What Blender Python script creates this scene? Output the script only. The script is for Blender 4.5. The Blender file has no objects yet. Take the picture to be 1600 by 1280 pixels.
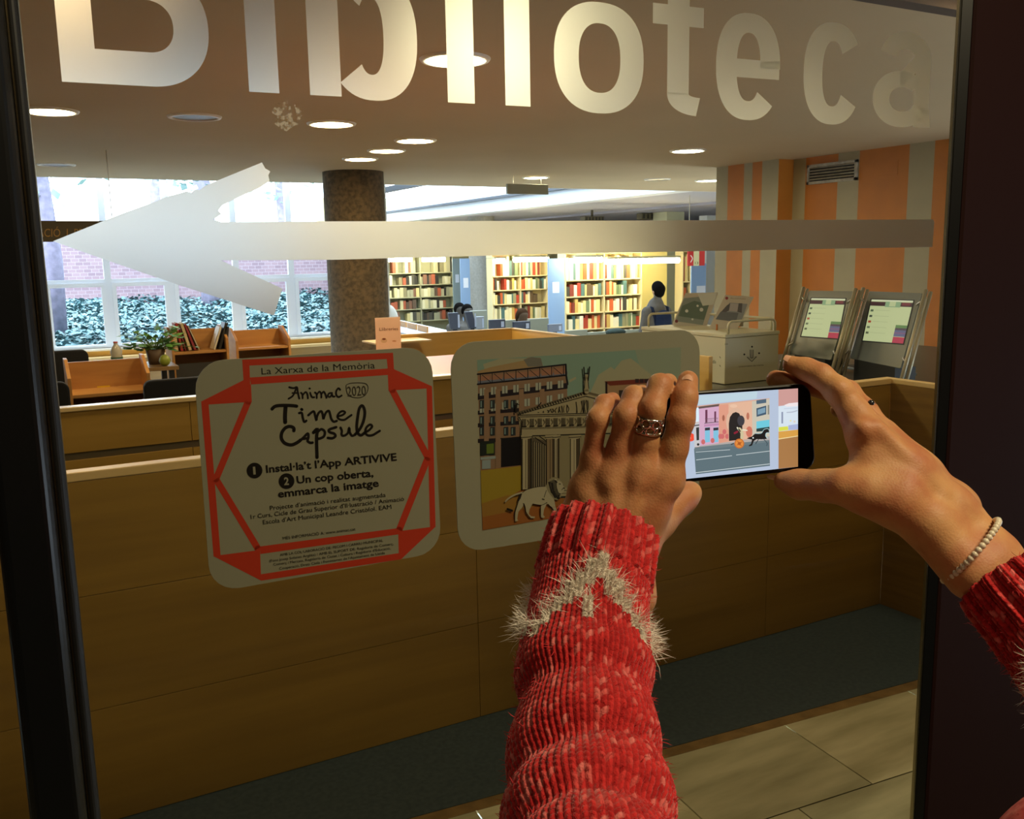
import bpy, bmesh, math, random
import numpy as np
from mathutils import Vector, Matrix
sc = bpy.context.scene
COL = sc.collection
random.seed(7); RNG = np.random.default_rng(7)

# ---------------------------------------------------------------- camera
# World: +X along the library counter, +Y into the library, +Z up, floor of the entrance hall at z = 0.
F = 1435.0; H = 1.55
def n_(v):
    v = np.array(v, float); return v/np.linalg.norm(v)
_dn = n_((0.0185, 1, 239/F)); _vx = np.array((2667, -239-.0185*2667, F)); _vx = n_(_vx-_dn*_vx.dot(_dn))
_up = -_dn; _vy = np.cross(_up, _vx)
R = np.array([_vx, _vy, _up]); C = np.array((0, 0, H))
def ray(px, py): return R@n_(((px-800), (py-640), F))
def onz(px, py, z): r = ray(px, py); return C+r*((z-H)/r[2])
def ony(px, py, y): r = ray(px, py); return C+r*(y/r[1])
def onx(px, py, x): r = ray(px, py); return C+r*(x/r[0])
def onp(px, py, p0, nrm):
    r = ray(px, py); return C+r*((np.array(p0)-C).dot(nrm)/r.dot(nrm))
def onr(px, py, d): return C+R@(np.array(((px-800)/F, (py-640)/F, 1.))*d)

cam = bpy.data.cameras.new('camera'); camo = bpy.data.objects.new('camera', cam); COL.objects.link(camo)
cam.sensor_fit = 'HORIZONTAL'; cam.sensor_width = 36; cam.lens = F/1600*36; cam.clip_start = .02; cam.clip_end = 300
M = np.eye(4); M[:3, 0] = R@np.array((1, 0, 0)); M[:3, 1] = R@np.array((0, -1, 0)); M[:3, 2] = R@np.array((0, 0, -1)); M[:3, 3] = C
camo.matrix_world = Matrix(M.tolist()); sc.camera = camo

# ---------------------------------------------------------------- light and exposure
LP = dict(world=9.5, spot=100, strip=62, hall=23, exposure=0.0)
sc.view_settings.view_transform = 'Standard'; sc.view_settings.look = 'None'
sc.view_settings.gamma = 1; sc.view_settings.use_curve_mapping = False
sc.view_settings.exposure = LP['exposure']
sc.cycles.max_bounces = 8; sc.cycles.diffuse_bounces = 4; sc.cycles.glossy_bounces = 3
sc.cycles.transmission_bounces = 6; sc.cycles.transparent_max_bounces = 16
sc.cycles.sample_clamp_indirect = 6; sc.cycles.use_denoising = True
sc.cycles.caustics_reflective = False; sc.cycles.caustics_refractive = False
w = bpy.data.worlds.new('sky'); sc.world = w; w.use_nodes = True
bg = w.node_tree.nodes['Background']; bg.inputs[0].default_value = (.72, .86, 1.0, 1); bg.inputs[1].default_value = LP['world']

# ---------------------------------------------------------------- materials
def lin(c):
    if isinstance(c, str):
        c = tuple(int(c[i:i+2], 16)/255 for i in (0, 2, 4))
    return tuple((x/12.92 if x <= .04045 else ((x+.055)/1.055)**2.4) for x in c)
MATS = {}
def mat(name, c, rough=.6, metal=0., noise=0., scale=8., bump=0., stretch=None, emit=0., spec=None, c2=None, sss=0., coat=0.):
    if name in MATS: return MATS[name]
    m = bpy.data.materials.new(name); m.use_nodes = True; nt = m.node_tree; b = nt.nodes['Principled BSDF']
    col = lin(c) if isinstance(c, str) else c
    b.inputs['Base Color'].default_value = (*col, 1); b.inputs['Roughness'].default_value = rough; b.inputs['Metallic'].default_value = metal
    if spec is not None: b.inputs['Specular IOR Level'].default_value = spec
    if coat: b.inputs['Coat Weight'].default_value = coat
    if sss:
        b.inputs['Subsurface Weight'].default_value = sss; b.inputs['Subsurface Radius'].default_value = (1, .35, .2); b.inputs['Subsurface Scale'].default_value = .006
    if emit:
        b.inputs['Emission Color'].default_value = (*col, 1); b.inputs['Emission Strength'].default_value = emit
    if noise or bump or c2:
        tc = nt.nodes.new('ShaderNodeTexCoord'); mp = nt.nodes.new('ShaderNodeMapping'); nz = nt.nodes.new('ShaderNodeTexNoise')
        nt.links.new(tc.outputs['Object'], mp.inputs[0]); nt.links.new(mp.outputs[0], nz.inputs[0])
        if stretch: mp.inputs['Scale'].default_value = stretch
        nz.inputs['Scale'].default_value = scale; nz.inputs['Detail'].default_value = 6
        cr = nt.nodes.new('ShaderNodeValToRGB'); nt.links.new(nz.outputs[0], cr.inputs[0])
        ca = tuple(x*(1-noise) for x in col); cb = tuple(min(1, x*(1+noise)) for x in col) if c2 is None else (lin(c2) if isinstance(c2, str) else c2)
        if c2 is not None: ca = col
        cr.color_ramp.elements[0].color = (*ca, 1); cr.color_ramp.elements[1].color = (*cb, 1)
        cr.color_ramp.elements[0].position = .35; cr.color_ramp.elements[1].position = .65
        nt.links.new(cr.outputs[0], b.inputs['Base Color'])
        if bump:
            bp = nt.nodes.new('ShaderNodeBump'); bp.inputs['Strength'].default_value = bump; bp.inputs['Distance'].default_value = .002
            nt.links.new(nz.outputs[0], bp.inputs['Height']); nt.links.new(bp.outputs[0], b.inputs['Normal'])
    MATS[name] = m; return m

def ink_mat(name, rough=.5, emit=0., spec=.3):
    if name in MATS: return MATS[name]
    m = bpy.data.materials.new(name); m.use_nodes = True; nt = m.node_tree; b = nt.nodes['Principled BSDF']
    at = nt.nodes.new('ShaderNodeAttribute'); at.attribute_name = 'Col'
    b.inputs['Roughness'].default_value = rough; b.inputs['Specular IOR Level'].default_value = spec
    if emit:
        b.inputs['Base Color'].default_value = (.01, .01, .01, 1)
        nt.links.new(at.outputs['Color'], b.inputs['Emission Color']); b.inputs['Emission Strength'].default_value = emit
    else: nt.links.new(at.outputs['Color'], b.inputs['Base Color'])
    MATS[name] = m; return m

def pane_mat(name, tint=(1, 1, 1), refl=1.0):
    m = bpy.data.materials.new(name); m.use_nodes = True; nt = m.node_tree; nt.nodes.remove(nt.nodes['Principled BSDF'])
    o = nt.nodes['Material Output']; t = nt.nodes.new('ShaderNodeBsdfTransparent'); g = nt.nodes.new('ShaderNodeBsdfGlossy')
    g.inputs['Roughness'].default_value = .0; t.inputs[0].default_value = (*tint, 1)
    fr = nt.nodes.new('ShaderNodeFresnel'); fr.inputs[0].default_value = 1.45
    mx = nt.nodes.new('ShaderNodeMixShader'); mu = nt.nodes.new('ShaderNodeMath'); mu.operation = 'MULTIPLY'; mu.inputs[1].default_value = refl
    nt.links.new(fr.outputs[0], mu.inputs[0]); nt.links.new(mu.outputs[0], mx.inputs[0]); nt.links.new(t.outputs[0], mx.inputs[1]); nt.links.new(g.outputs[0], mx.inputs[2])
    nt.links.new(mx.outputs[0], o.inputs[0]); MATS[name] = m; return m

def vinyl_mat():
    m = bpy.data.materials.new('frosted_vinyl'); m.use_nodes = True; nt = m.node_tree; nt.nodes.remove(nt.nodes['Principled BSDF'])
    o = nt.nodes['Material Output']
    tl = nt.nodes.new('ShaderNodeBsdfTranslucent'); tl.inputs[0].default_value = (.6, .6, .58, 1)
    df = nt.nodes.new('ShaderNodeBsdfDiffuse'); df.inputs[0].default_value = (.22, .22, .2, 1)
    rf = nt.nodes.new('ShaderNodeBsdfRefraction'); rf.inputs['Roughness'].default_value = .7; rf.inputs['IOR'].default_value = 1.23
    rf.inputs[0].default_value = (.60, .585, .54, 1)
    a = nt.nodes.new('ShaderNodeMixShader'); a.inputs[0].default_value = .3; b = nt.nodes.new('ShaderNodeMixShader'); b.inputs[0].default_value = .84
    nt.links.new(tl.outputs[0], a.inputs[1]); nt.links.new(df.outputs[0], a.inputs[2])
    nt.links.new(a.outputs[0], b.inputs[1]); nt.links.new(rf.outputs[0], b.inputs[2]); nt.links.new(b.outputs[0], o.inputs[0])
    MATS['frosted_vinyl'] = m; return m

def wood(name, c, c2, rough=.45, sc_=3.0, stretch=(1, 1, 14), coat=0.):
    return mat(name, c, rough, 0, c2=c2, scale=sc_, stretch=stretch, bump=.05, coat=coat)

m_counter = wood('counter_wood', '8c6c2e', '9a7834', .4, 2.2, (.6, .6, 9))
m_yellow = wood('yellow_wood', 'd6aa58', 'e0b664', .45, 2.2, (.7, .7, 8))
m_edge = wood('pale_edge_wood', 'd8b87a', 'e2c48a', .4, 3, (1, 1, 6))
m_cart = wood('beech_wood', 'ab7840', 'b98648', .45, 3, (1, 1, 8))
m_black = mat('black_plastic', '0c0d0f', .45)
m_blackfab = mat('black_fabric', '0b0b0e', .9)
m_white = mat('white_paint', 'dfe4ea', .5)
m_chrome = mat('brushed_steel', 'c8c0ae', .35, 1)
m_silver = mat('silver_ring_metal', 'e6ddcc', .18, 1)

# ---------------------------------------------------------------- object helpers
def link(name, me, mats=(), parent=None, smooth=False):
    for m in (mats if isinstance(mats, (list, tuple)) else [mats]): me.materials.append(m)
    o = bpy.data.objects.new(name, me); COL.objects.link(o)
    if parent is not None: o.parent = parent
    if smooth: me.polygons.foreach_set('use_smooth', [True]*len(me.polygons))
    return o
def tag(o, label=None, cat=None, group=None, kind=None):
    if label: o['label'] = label
    if cat: o['category'] = cat
    if group: o['group'] = group
    if kind: o['kind'] = kind
    return o
def empty(name, loc=(0, 0, 0), label=None, cat=None, group=None, kind=None, rz=0):
    o = bpy.data.objects.new(name, None); COL.objects.link(o); o.location = loc; o.rotation_euler = (0, 0, rz); o.empty_display_size = .05
    return tag(o, label, cat, group, kind)
class MB:
    def __init__(s): s.v = []; s.f = []; s.mi = []
    def add(s, vs, fs, mi=0):
        k = len(s.v); s.v += [tuple(map(float, p)) for p in vs]; s.f += [tuple(i+k for i in f) for f in fs]; s.mi += [mi]*len(fs); return s
    def box(s, a, b, mi=0):
        x0, y0, z0 = (min(a[i], b[i]) for i in range(3)); x1, y1, z1 = (max(a[i], b[i]) for i in range(3))
        return s.add([(x0, y0, z0), (x1, y0, z0), (x1, y1, z0), (x0, y1, z0), (x0, y0, z1), (x1, y0, z1), (x1, y1, z1), (x0, y1, z1)],
                     [(3, 2, 1, 0), (4, 5, 6, 7), (0, 1, 5, 4), (1, 2, 6, 5), (2, 3, 7, 6), (3, 0, 4, 7)], mi)
    def prism(s, loop, vec, mi=0):          # planar loop swept by vec
        n = len(loop); lo = [np.array(p, float) for p in loop]; hi = [p+np.array(vec) for p in lo]
        return s.add(lo+hi, [tuple(range(n-1, -1, -1)), tuple(range(n, 2*n))]+[(i, (i+1) % n, n+(i+1) % n, n+i) for i in range(n)], mi)
    def tube(s, pts, r, seg=10, mi=0, closed=False, caps=True):
        pts = [np.array(p, float) for p in pts]; n = len(pts); rr = r if hasattr(r, '__len__') else [r]*n
        rings = []; prev = None
        for i, p in enumerate(pts):
            t = (pts[(i+1) % n]-pts[i-1]) if closed else (pts[min(i+1, n-1)]-pts[max(i-1, 0)])
            t = n_(t)
            if prev is None:
                a = np.array((0, 0, 1.)) if abs(t[2]) < .9 else np.array((1., 0, 0))
                u = n_(np.cross(t, a))
            else: u = n_(prev-t*prev.dot(t))
            prev = u; v = np.cross(t, u)
            rings.append([p+rr[i]*(math.cos(q)*u+math.sin(q)*v) for q in [2*math.pi*j/seg for j in range(seg)]])
        vs = [q for r_ in rings for q in r_]; fs = []
        m = n if closed else n-1
        for i in range(m):
            k = (i+1) % n
            for j in range(seg): fs.append((i*seg+j, i*seg+(j+1) % seg, k*seg+(j+1) % seg, k*seg+j))
        if caps and not closed: fs += [tuple(range(seg-1, -1, -1)), tuple(range((n-1)*seg, n*seg))]
        return s.add(vs, fs, mi)
    def lathe(s, c, prof, seg=24, mi=0):    # prof [(r, z)] about vertical axis through c
        vs = [(c[0]+r*math.cos(2*math.pi*j/seg), c[1]+r*math.sin(2*math.pi*j/seg), c[2]+z) for r, z in prof for j in range(seg)]
        fs = [(i*seg+j, i*seg+(j+1) % seg, (i+1)*seg+(j+1) % seg, (i+1)*seg+j) for i in range(len(prof)-1) for j in range(seg)]
        return s.add(vs, fs, mi)
    def sphere(s, c, r, seg=10, ring=7, mi=0):
        pr = [(max(1e-5, math.sin(math.pi*i/ring)), -math.cos(math.pi*i/ring)) for i in range(ring+1)]
        rr = r if hasattr(r, '__len__') else (r, r, r)
        vs = [(c[0]+rr[0]*a*math.cos(2*math.pi*j/seg), c[1]+rr[1]*a*math.sin(2*math.pi*j/seg), c[2]+rr[2]*z) for a, z in pr for j in range(seg)]
        fs = [(i*seg+j, i*seg+(j+1) % seg, (i+1)*seg+(j+1) % seg, (i+1)*seg+j) for i in range(ring) for j in range(seg)]
        return s.add(vs, fs, mi)
    def build(s, name, mats, parent=None, smooth=False, bevel=0., fix=True):
        me = bpy.data.meshes.new(name); me.from_pydata(s.v, [], s.f)
        if len(set(s.mi)) > 1: me.polygons.foreach_set('material_index', s.mi)
        if fix:
            bm = bmesh.new(); bm.from_mesh(me); bmesh.ops.remove_doubles(bm, verts=bm.verts, dist=1e-6)
            bmesh.ops.recalc_face_normals(bm, faces=bm.faces); bm.to_mesh(me); bm.free()
        o = link(name, me, mats, parent, smooth)
        if bevel:
            md = o.modifiers.new('bevel', 'BEVEL'); md.width = bevel; md.segments = 2; md.limit_method = 'ANGLE'
        return o
def box(name, a, b, m, parent=None, bevel=0.): return MB().box(a, b).build(name, m, parent, bevel=bevel)
def struct(o, label=None): o['kind'] = 'structure'; return (tag(o, label) if label else o)

# flat print: coloured polygons on a thin sheet, one colour per face
class Ink:
    def __init__(s, mp, dim=1.): s.dim = dim; s.mp = mp; s.v = []; s.f = []; s.c = []; s.k = 0
    def poly(s, pts, col, lift=None):
        s.k += 1; off = s.k if lift is None else lift
        k = len(s.v); s.v += [s.mp(x, y, off) for x, y in pts]; s.f.append(tuple(range(k, k+len(pts)))); s.c.append(lin(col) if isinstance(col, str) else col)
    def rect(s, x0, y0, x1, y1, col): s.poly([(x0, y0), (x1, y0), (x1, y1), (x0, y1)], col)
    def stroke(s, pts, w, col, smooth=True):
        P = [np.array(p, float) for p in pts]
        if smooth and len(P) > 2:
            Q = []
            for i in range(len(P)-1):
                p0 = P[max(i-1, 0)]; p1 = P[i]; p2 = P[i+1]; p3 = P[min(i+2, len(P)-1)]
                for t in np.linspace(0, 1, 5)[:-1]:
                    Q.append(.5*((2*p1)+(-p0+p2)*t+(2*p0-5*p1+4*p2-p3)*t*t+(-p0+3*p1-3*p2+p3)*t**3))
            P = Q+[P[-1]]
        s.k += 1; off = s.k; col = lin(col) if isinstance(col, str) else col
        L = []; Rr = []
        for i, p in enumerate(P):
            d = P[min(i+1, len(P)-1)]-P[max(i-1, 0)]; d = d/(np.linalg.norm(d)+1e-9); nn = np.array((-d[1], d[0]))*w/2
            L.append(p+nn); Rr.append(p-nn)
        for i in range(len(P)-1):
            k = len(s.v); s.v += [s.mp(q[0], q[1], off) for q in (L[i], L[i+1], Rr[i+1], Rr[i])]; s.f.append((k, k+1, k+2, k+3)); s.c.append(col)
        if w > 3:
            for q in (P[0], P[-1]): s.disc(q[0], q[1], w/2, col, off)
    def disc(s, x, y, r, col, lift=None, r2=None, n=14):
        r2 = r2 or r; s.poly([(x+r*math.cos(2*math.pi*i/n), y+r2*math.sin(2*math.pi*i/n)) for i in range(n)], col, lift)
    def text(s, txt, p0, p1, h, col, bold=0.):
        cu = bpy.data.curves.new('t', 'FONT'); cu.body = txt; cu.offset = bold; cu.resolution_u = 3; cu.size = 1
        o = bpy.data.objects.new('t', cu); COL.objects.link(o)
        me = o.to_mesh(); vs = np.array([v.co[:2] for v in me.vertices]); fs = [tuple(p.vertices) for p in me.polygons]
        o.to_mesh_clear(); bpy.data.objects.remove(o); bpy.data.curves.remove(cu)
        if not len(vs): return
        x0, x1 = vs[:, 0].min(), vs[:, 0].max(); p0 = np.array(p0, float); p1 = np.array(p1, float)
        d = (p1-p0)/(x1-x0); up = np.array((d[1], -d[0])); up = up/np.linalg.norm(up)*h/.72
        s.k += 1; k = len(s.v); col = lin(col) if isinstance(col, str) else col
        for x, y in vs:
            q = p0+d*(x-x0)+up*y; s.v.append(s.mp(q[0], q[1], s.k))
        for f in fs: s.f.append(tuple(i+k for i in f)); s.c.append(col)
    def build(s, name, m, parent=None, facing=None):
        me = bpy.data.meshes.new(name); me.from_pydata([tuple(map(float, p)) for p in s.v], [], s.f)
        at = me.color_attributes.new('Col', 'FLOAT_COLOR', 'CORNER'); arr = []
        for f, c in zip(s.f, s.c): arr += [c[0]*s.dim, c[1]*s.dim, c[2]*s.dim, 1.]*len(f)
        at.data.foreach_set('color', arr)
        return link(name, me, m, parent)
def plane_map(p0, nrm, ox=0, oy=0, scl=1., lift=.000015, base=.0006):
    nrm = n_(nrm); p0 = np.array(p0, float)
    if (C-p0).dot(nrm) < 0: nrm = -nrm
    def f(x, y, k): return onp(ox+x/scl, oy+y/scl, p0+nrm*(base+k*lift), nrm)
    return f
# rounded rectangle through four corners (3-D), radius r
def rrect(P, r, n=7):
    P = [np.array(p, float) for p in P]; out = []
    for i in range(4):
        a, b, c = P[i-1], P[i], P[(i+1) % 4]; u = n_(a-b); v = n_(c-b)
        for t in np.linspace(0, 1, n):
            an = t*math.pi/2; out.append(b+u*r*(1-math.sin(an))+v*r*(1-math.cos(an)))
    return out

# signed-distance modelling (bodies, hands): blend tapered capsules into one continuous surface
def sdf(name, fields, vox, m, parent=None, joink=.006, pad=.012, smooth_iter=2):
    """fields: list of (k, prims, group_k) ; prim = (a, b, ra, rb[, flatdir, flat])."""
    allp = [np.array(q, float) for k, pr, jk in fields for p in pr for q in (p[0], p[1])]
    rm = max(max(p[2], p[3]) for k, pr, jk in fields for p in pr)
    lo = np.min(allp, 0)-rm-pad; hi = np.max(allp, 0)+rm+pad; n = np.ceil((hi-lo)/vox).astype(int)+1
    tot = None
    for k, prims, jk in fields:
        fld = np.full(n, .05+4*vox, np.float32)
        for p in prims:
            a, b, ra, rb = np.array(p[0], float), np.array(p[1], float), p[2], p[3]
            r = max(ra, rb)+k+4*vox+.01; l = np.floor((np.minimum(a, b)-r-lo)/vox).astype(int).clip(0); h = np.minimum(np.ceil((np.maximum(a, b)+r-lo)/vox).astype(int)+1, n)
            g = np.stack(np.meshgrid(*[np.arange(l[i], h[i])*vox+lo[i] for i in range(3)], indexing='ij'), -1)
            ab = b-a; t = ((g-a)@ab/max(ab@ab, 1e-12)).clip(0, 1); q = g-(a+t[..., None]*ab)
            if len(p) > 4:      # flattened along a direction
                fd = n_(p[4]); c_ = q@fd; q = q+fd*(c_*(1/p[5]-1))[..., None]
                d = (np.linalg.norm(q, axis=-1)-(ra+t*(rb-ra)))*(p[5] if p[5] < 1 else 1)
            else: d = np.linalg.norm(q, axis=-1)-(ra+t*(rb-ra))
            sl = tuple(slice(l[i], h[i]) for i in range(3)); f0 = fld[sl]
            if k > 0:
                hh = (.5+.5*(d-f0)/k).clip(0, 1); fld[sl] = (d*(1-hh)+f0*hh-k*hh*(1-hh)).astype(np.float32)
            else: fld[sl] = np.minimum(f0, d)
        if tot is None: tot = fld
        elif jk > 0:
            hh = (.5+.5*(fld-tot)/jk).clip(0, 1); tot = fld*(1-hh)+tot*hh-jk*hh*(1-hh)
        else: tot = np.minimum(tot, fld)
    import openvdb as vdb
    g = vdb.FloatGrid(.1); g.copyFromArray(tot.astype(np.float32)); pts, quads = g.convertToQuads(isovalue=0.0)
    pts = pts*vox+lo
    me = bpy.data.meshes.new(name); me.from_pydata(pts.tolist(), [], quads.tolist())
    bm = bmesh.new(); bm.from_mesh(me)
    for _ in range(smooth_iter): bmesh.ops.smooth_vert(bm, verts=bm.verts, factor=.5, use_axis_x=True, use_axis_y=True, use_axis_z=True)
    bmesh.ops.recalc_face_normals(bm, faces=bm.faces)
    bm.to_mesh(me); bm.free()
    return link(name, me, m, parent, smooth=True)
def copy_tree(o, parent=None, children=None):
    c = o.copy(); COL.objects.link(c); c.parent = parent
    for ch in [x for x in COL.objects if x.parent == o]: copy_tree(ch, c)
    return c
# ================================================================ STRUCTURE
CE = 2.45                    # ceiling height
A_ = math.radians(4.7)       # the door is turned a little against the counter
GX = np.array((math.cos(A_), -math.sin(A_), 0)); GN = np.array((-math.sin(A_), -math.cos(A_), 0)); G0 = -GN*.85
UZ = np.array((0, 0, 1.))
def gp(s, z, o=0.): return G0+GX*s+UZ*z+GN*o
def gl(px, py):
    p = onp(px, py, G0, GN); return (p-G0).dot(GX), p[2]
m_ceil = mat('ceiling_plaster', 'bba480', .75, noise=.03, scale=1.2, bump=.02)
m_hall = mat('hall_wall', '54463a', .8)
m_tile = mat('veined_marble', 'a8a480', .35, c2='cfcba6', scale=2.2, stretch=(1, 5, 1), bump=.0)
m_tile2 = mat('grey_veined_marble', '9a9878', .35, c2='c0bd9a', scale=1.9, stretch=(1.2, 6, 1))
m_grout = mat('dark_grout', '3a3424', .9)
m_lino = mat('blue_grey_linoleum', '34454c', .36, c2='435358', scale=60, bump=.03)
m_brass = mat('worn_brass', 'a48a5c', .45, .7, noise=.2, scale=14, stretch=(1, 1, 1))
m_orange = mat('orange_paint', 'bd7216', .6, noise=.05, scale=5)
m_cream = mat('cream_paint', 'a89c78', .6, noise=.03, scale=5)
m_libfloor = mat('library_floor', '8f8878', .35)

hl = lambda x, y, z=0: tuple(GX*x+np.array((-GX[1], GX[0], 0))*y+UZ*z)   # hall axes, parallel to the door
# entrance hall floor: grout bed + single marble slabs
fl = empty('floor'); struct(fl)
MB().add([hl(-3, -3, -.02), hl(5, -3, -.02), hl(5, 2.2, -.02), hl(-3, 2.2, -.02)], [(0, 1, 2, 3)]).build('grout_bed', m_grout, fl, fix=False)
YB = 2.232                   # near edge of brass strip in hall axes
rows = [(YB-.385*(k+1), YB-.385*k) for k in range(6)]
def cutx(v): return v
for k, (y0, y1) in enumerate(rows):
    off = [0.853, 0.575, .3, .1, .5, .8][k]
    for j in range(-6, 7):
        x0 = off+.551*j; x1 = x0+.551
        if x1 < -1.6 or x0 > 4: continue
        g = .0022; t = MB(); lp = [hl(x0+g, y0+g, -.012), hl(x1-g, y0+g, -.012), hl(x1-g, y1-g, -.012), hl(x0+g, y1-g, -.012)]
        t.prism(lp, (0, 0, .012)).build('tile', [m_tile, m_tile2][(j*3+k) % 2], fl)
# blue linoleum strip at the counter foot and its brass edge
st = MB(); lp = [hl(-3, YB+.045, -.02), hl(6, YB+.045, -.02), (6, 2.66, -.02), (-3, 2.66, -.02)]
struct(st.prism(lp, (0, 0, .022)).build('floor_linoleum', m_lino), 'dark blue-grey linoleum strip along the foot of the counter')
tr = MB().prism([hl(-3, YB-.001, -.01), hl(6, YB-.001, -.01), hl(6, YB+.047, -.01), hl(-3, YB+.047, -.01)], (0, 0, .0103)).build('trim_1', m_brass)
struct(tr, 'worn brass strip between marble tiles and blue linoleum')
# library floors
struct(box('floor_office', (-4, 2.66, -.1), (8, 8.8, 0), m_libfloor))
struct(box('floor_library', (-4, 8.8, -.55), (30, 32, -.45), m_libfloor))
# ceilings
struct(MB().box((-5, 2.47, CE), (9.4, 10.84, CE+.25)).build('ceiling', m_ceil))
struct(MB().box((-5, -3, CE+.06), (9.4, 2.47, CE+.3)).build('ceiling_hall', m_hall))
struct(box('trim_2', (-5, 2.40, CE-.012), (9.4, 2.475, CE+.06), m_hall))
# hall enclosure behind and beside the viewer
struct(box('wall_hall_back', (-4, -2.1, 0), (6.5, -2, CE+.06), m_hall)); struct(box('wall_hall_left', (-2.6, -2, 0), (-2.5, 2.66, CE+.06), m_hall))
struct(box('wall_hall_right', (6.4, -2, 0), (6.5, 2.66, CE+.06), m_hall))
# left side of the library (out of frame)
struct(box('wall_left', (-2.6, 2.66, -.45), (-2.5, 11.5, 3), m_cream))

# striped wall on the right; the two stretches differ in X, painted stripes are flush faces of the wall
def striped(name, X, X2, ys, cols, parent=None):
    mb = MB()
    for (a, b), c in zip(zip(ys[:-1], ys[1:]), cols):
        mb.add([(X, a, -.45), (X, b, -.45), (X, b, CE), (X, a, CE)], [(0, 1, 2, 3)], c)
    y0, y1 = min(ys), max(ys)
    mb.add([(X, y1, -.45), (X2, y1, -.45), (X2, y1, CE), (X, y1, CE)], [(0, 1, 2, 3)], 0)
    mb.add([(X, y0, -.45), (X2, y0, -.45), (X2, y0, CE), (X, y0, CE)], [(0, 1, 2, 3)], 1)
    mb.add([(X2, y0, -.45), (X2, y1, -.45), (X2, y1, CE), (X2, y0, CE)], [(0, 1, 2, 3)], 0)
    return struct(mb.build(name, [m_cream, m_orange], parent, fix=False))
sy = lambda x, X: onx(x, 300, X)[1]
wr = striped('wall_right', 7.0, 7.25, [2.5, 3.6, 4.4, sy(1483, 7)-.35, sy(1457, 7), sy(1418, 7), sy(1341, 7), sy(1308, 7), sy(1258, 7), sy(1237, 7)-.06, 6.93], [1, 0, 1, 1, 0, 1, 0, 1, 0, 0])
striped('wall_right_far', 6.80, 7.25, [6.90, sy(1190, 6.8), sy(1175, 6.8), sy(1162, 6.8), sy(1137, 6.8), sy(1119, 6.8)], [0, 1, 0, 1, 0])
# ventilation grille
vt = empty('vent_grille', onx(1300, 268, 6.99), 'dusty white ventilation grille high on the striped wall', 'vent')
def vb(x0, y0, x1, y1):
    P = [onx(x, y, 6.985) for x, y in ((x0, y0), (x1, y1))]; return P
V = [onx(x, y, 6.985) for x, y in ((1262, 254), (1340, 249), (1338, 281), (1264, 290))]
vy0, vy1, vz0, vz1 = min(p[1] for p in V), max(p[1] for p in V), 2.19, 2.375
o = MB()
for a, b in (((vy0, vz0), (vy1, vz0+.025)), ((vy0, vz1-.025), (vy1, vz1)), ((vy0, vz0), (vy0+.025, vz1)), ((vy1-.025, vz0), (vy1, vz1))): o.box((6.975, a[0], a[1]), (7.0, b[0], b[1]))
def local(o, p): o.matrix_parent_inverse = Matrix.Translation(-Vector(p.location)); return o
m_vent = mat('vent_white', 'a8a08c', .5, noise=.2, scale=20); m_ventdark = mat('vent_shadow', '2a2822', .9)
local(o.build('frame', m_vent, vt), vt)
local(MB().box((6.992, vy0+.02, vz0+.02), (6.999, vy1-.02, vz1-.02)).build('backing', m_ventdark, vt), vt)
for i in range(5):
    z = vz0+.038+i*.027; q = MB().prism([(6.978, vy0+.025, z), (6.990, vy0+.025, z+.012), (6.990, vy0+.025, z+.015), (6.978, vy0+.025, z+.003)], (0, vy1-vy0-.05, 0))
    local(q.build('slat', m_vent, vt), vt)
# dried glue / access panel outline on the orange wall
struct(MB().box((6.996, onx(1404, 244, 7)[1], 2.20), (7.0, onx(1368, 248, 7)[1], 2.33)).build('trim_3', m_orange, bevel=.001), 'orange painted access panel')

# round concrete column and the farther one
m_conc = mat('bush_hammered_concrete', '453a28', .9, c2='62523a', scale=26, bump=.8)
m_conc2 = mat('grey_concrete', '8d8b86', .85, c2='9a9892', scale=20, bump=.3)
cc = (ony(500, 270, 9.4)+ony(598, 270, 9.4))/2; cr_ = (ony(598, 270, 9.4)-ony(500, 270, 9.4))[0]/2*.93
struct(MB().lathe((cc[0]+.03, 9.45, -.45), [(cr_, 0), (cr_, CE+.45)], 40).build('column', m_conc, smooth=True), 'rough brown concrete round column behind the arrow')
p = onr(754, 450, 22.5)
struct(MB().lathe((p[0], p[1], -.45), [(.32, 0), (.32, 3.3)], 28).build('column_far', m_conc2, smooth=True), 'grey round column among the far bookshelves')

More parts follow.
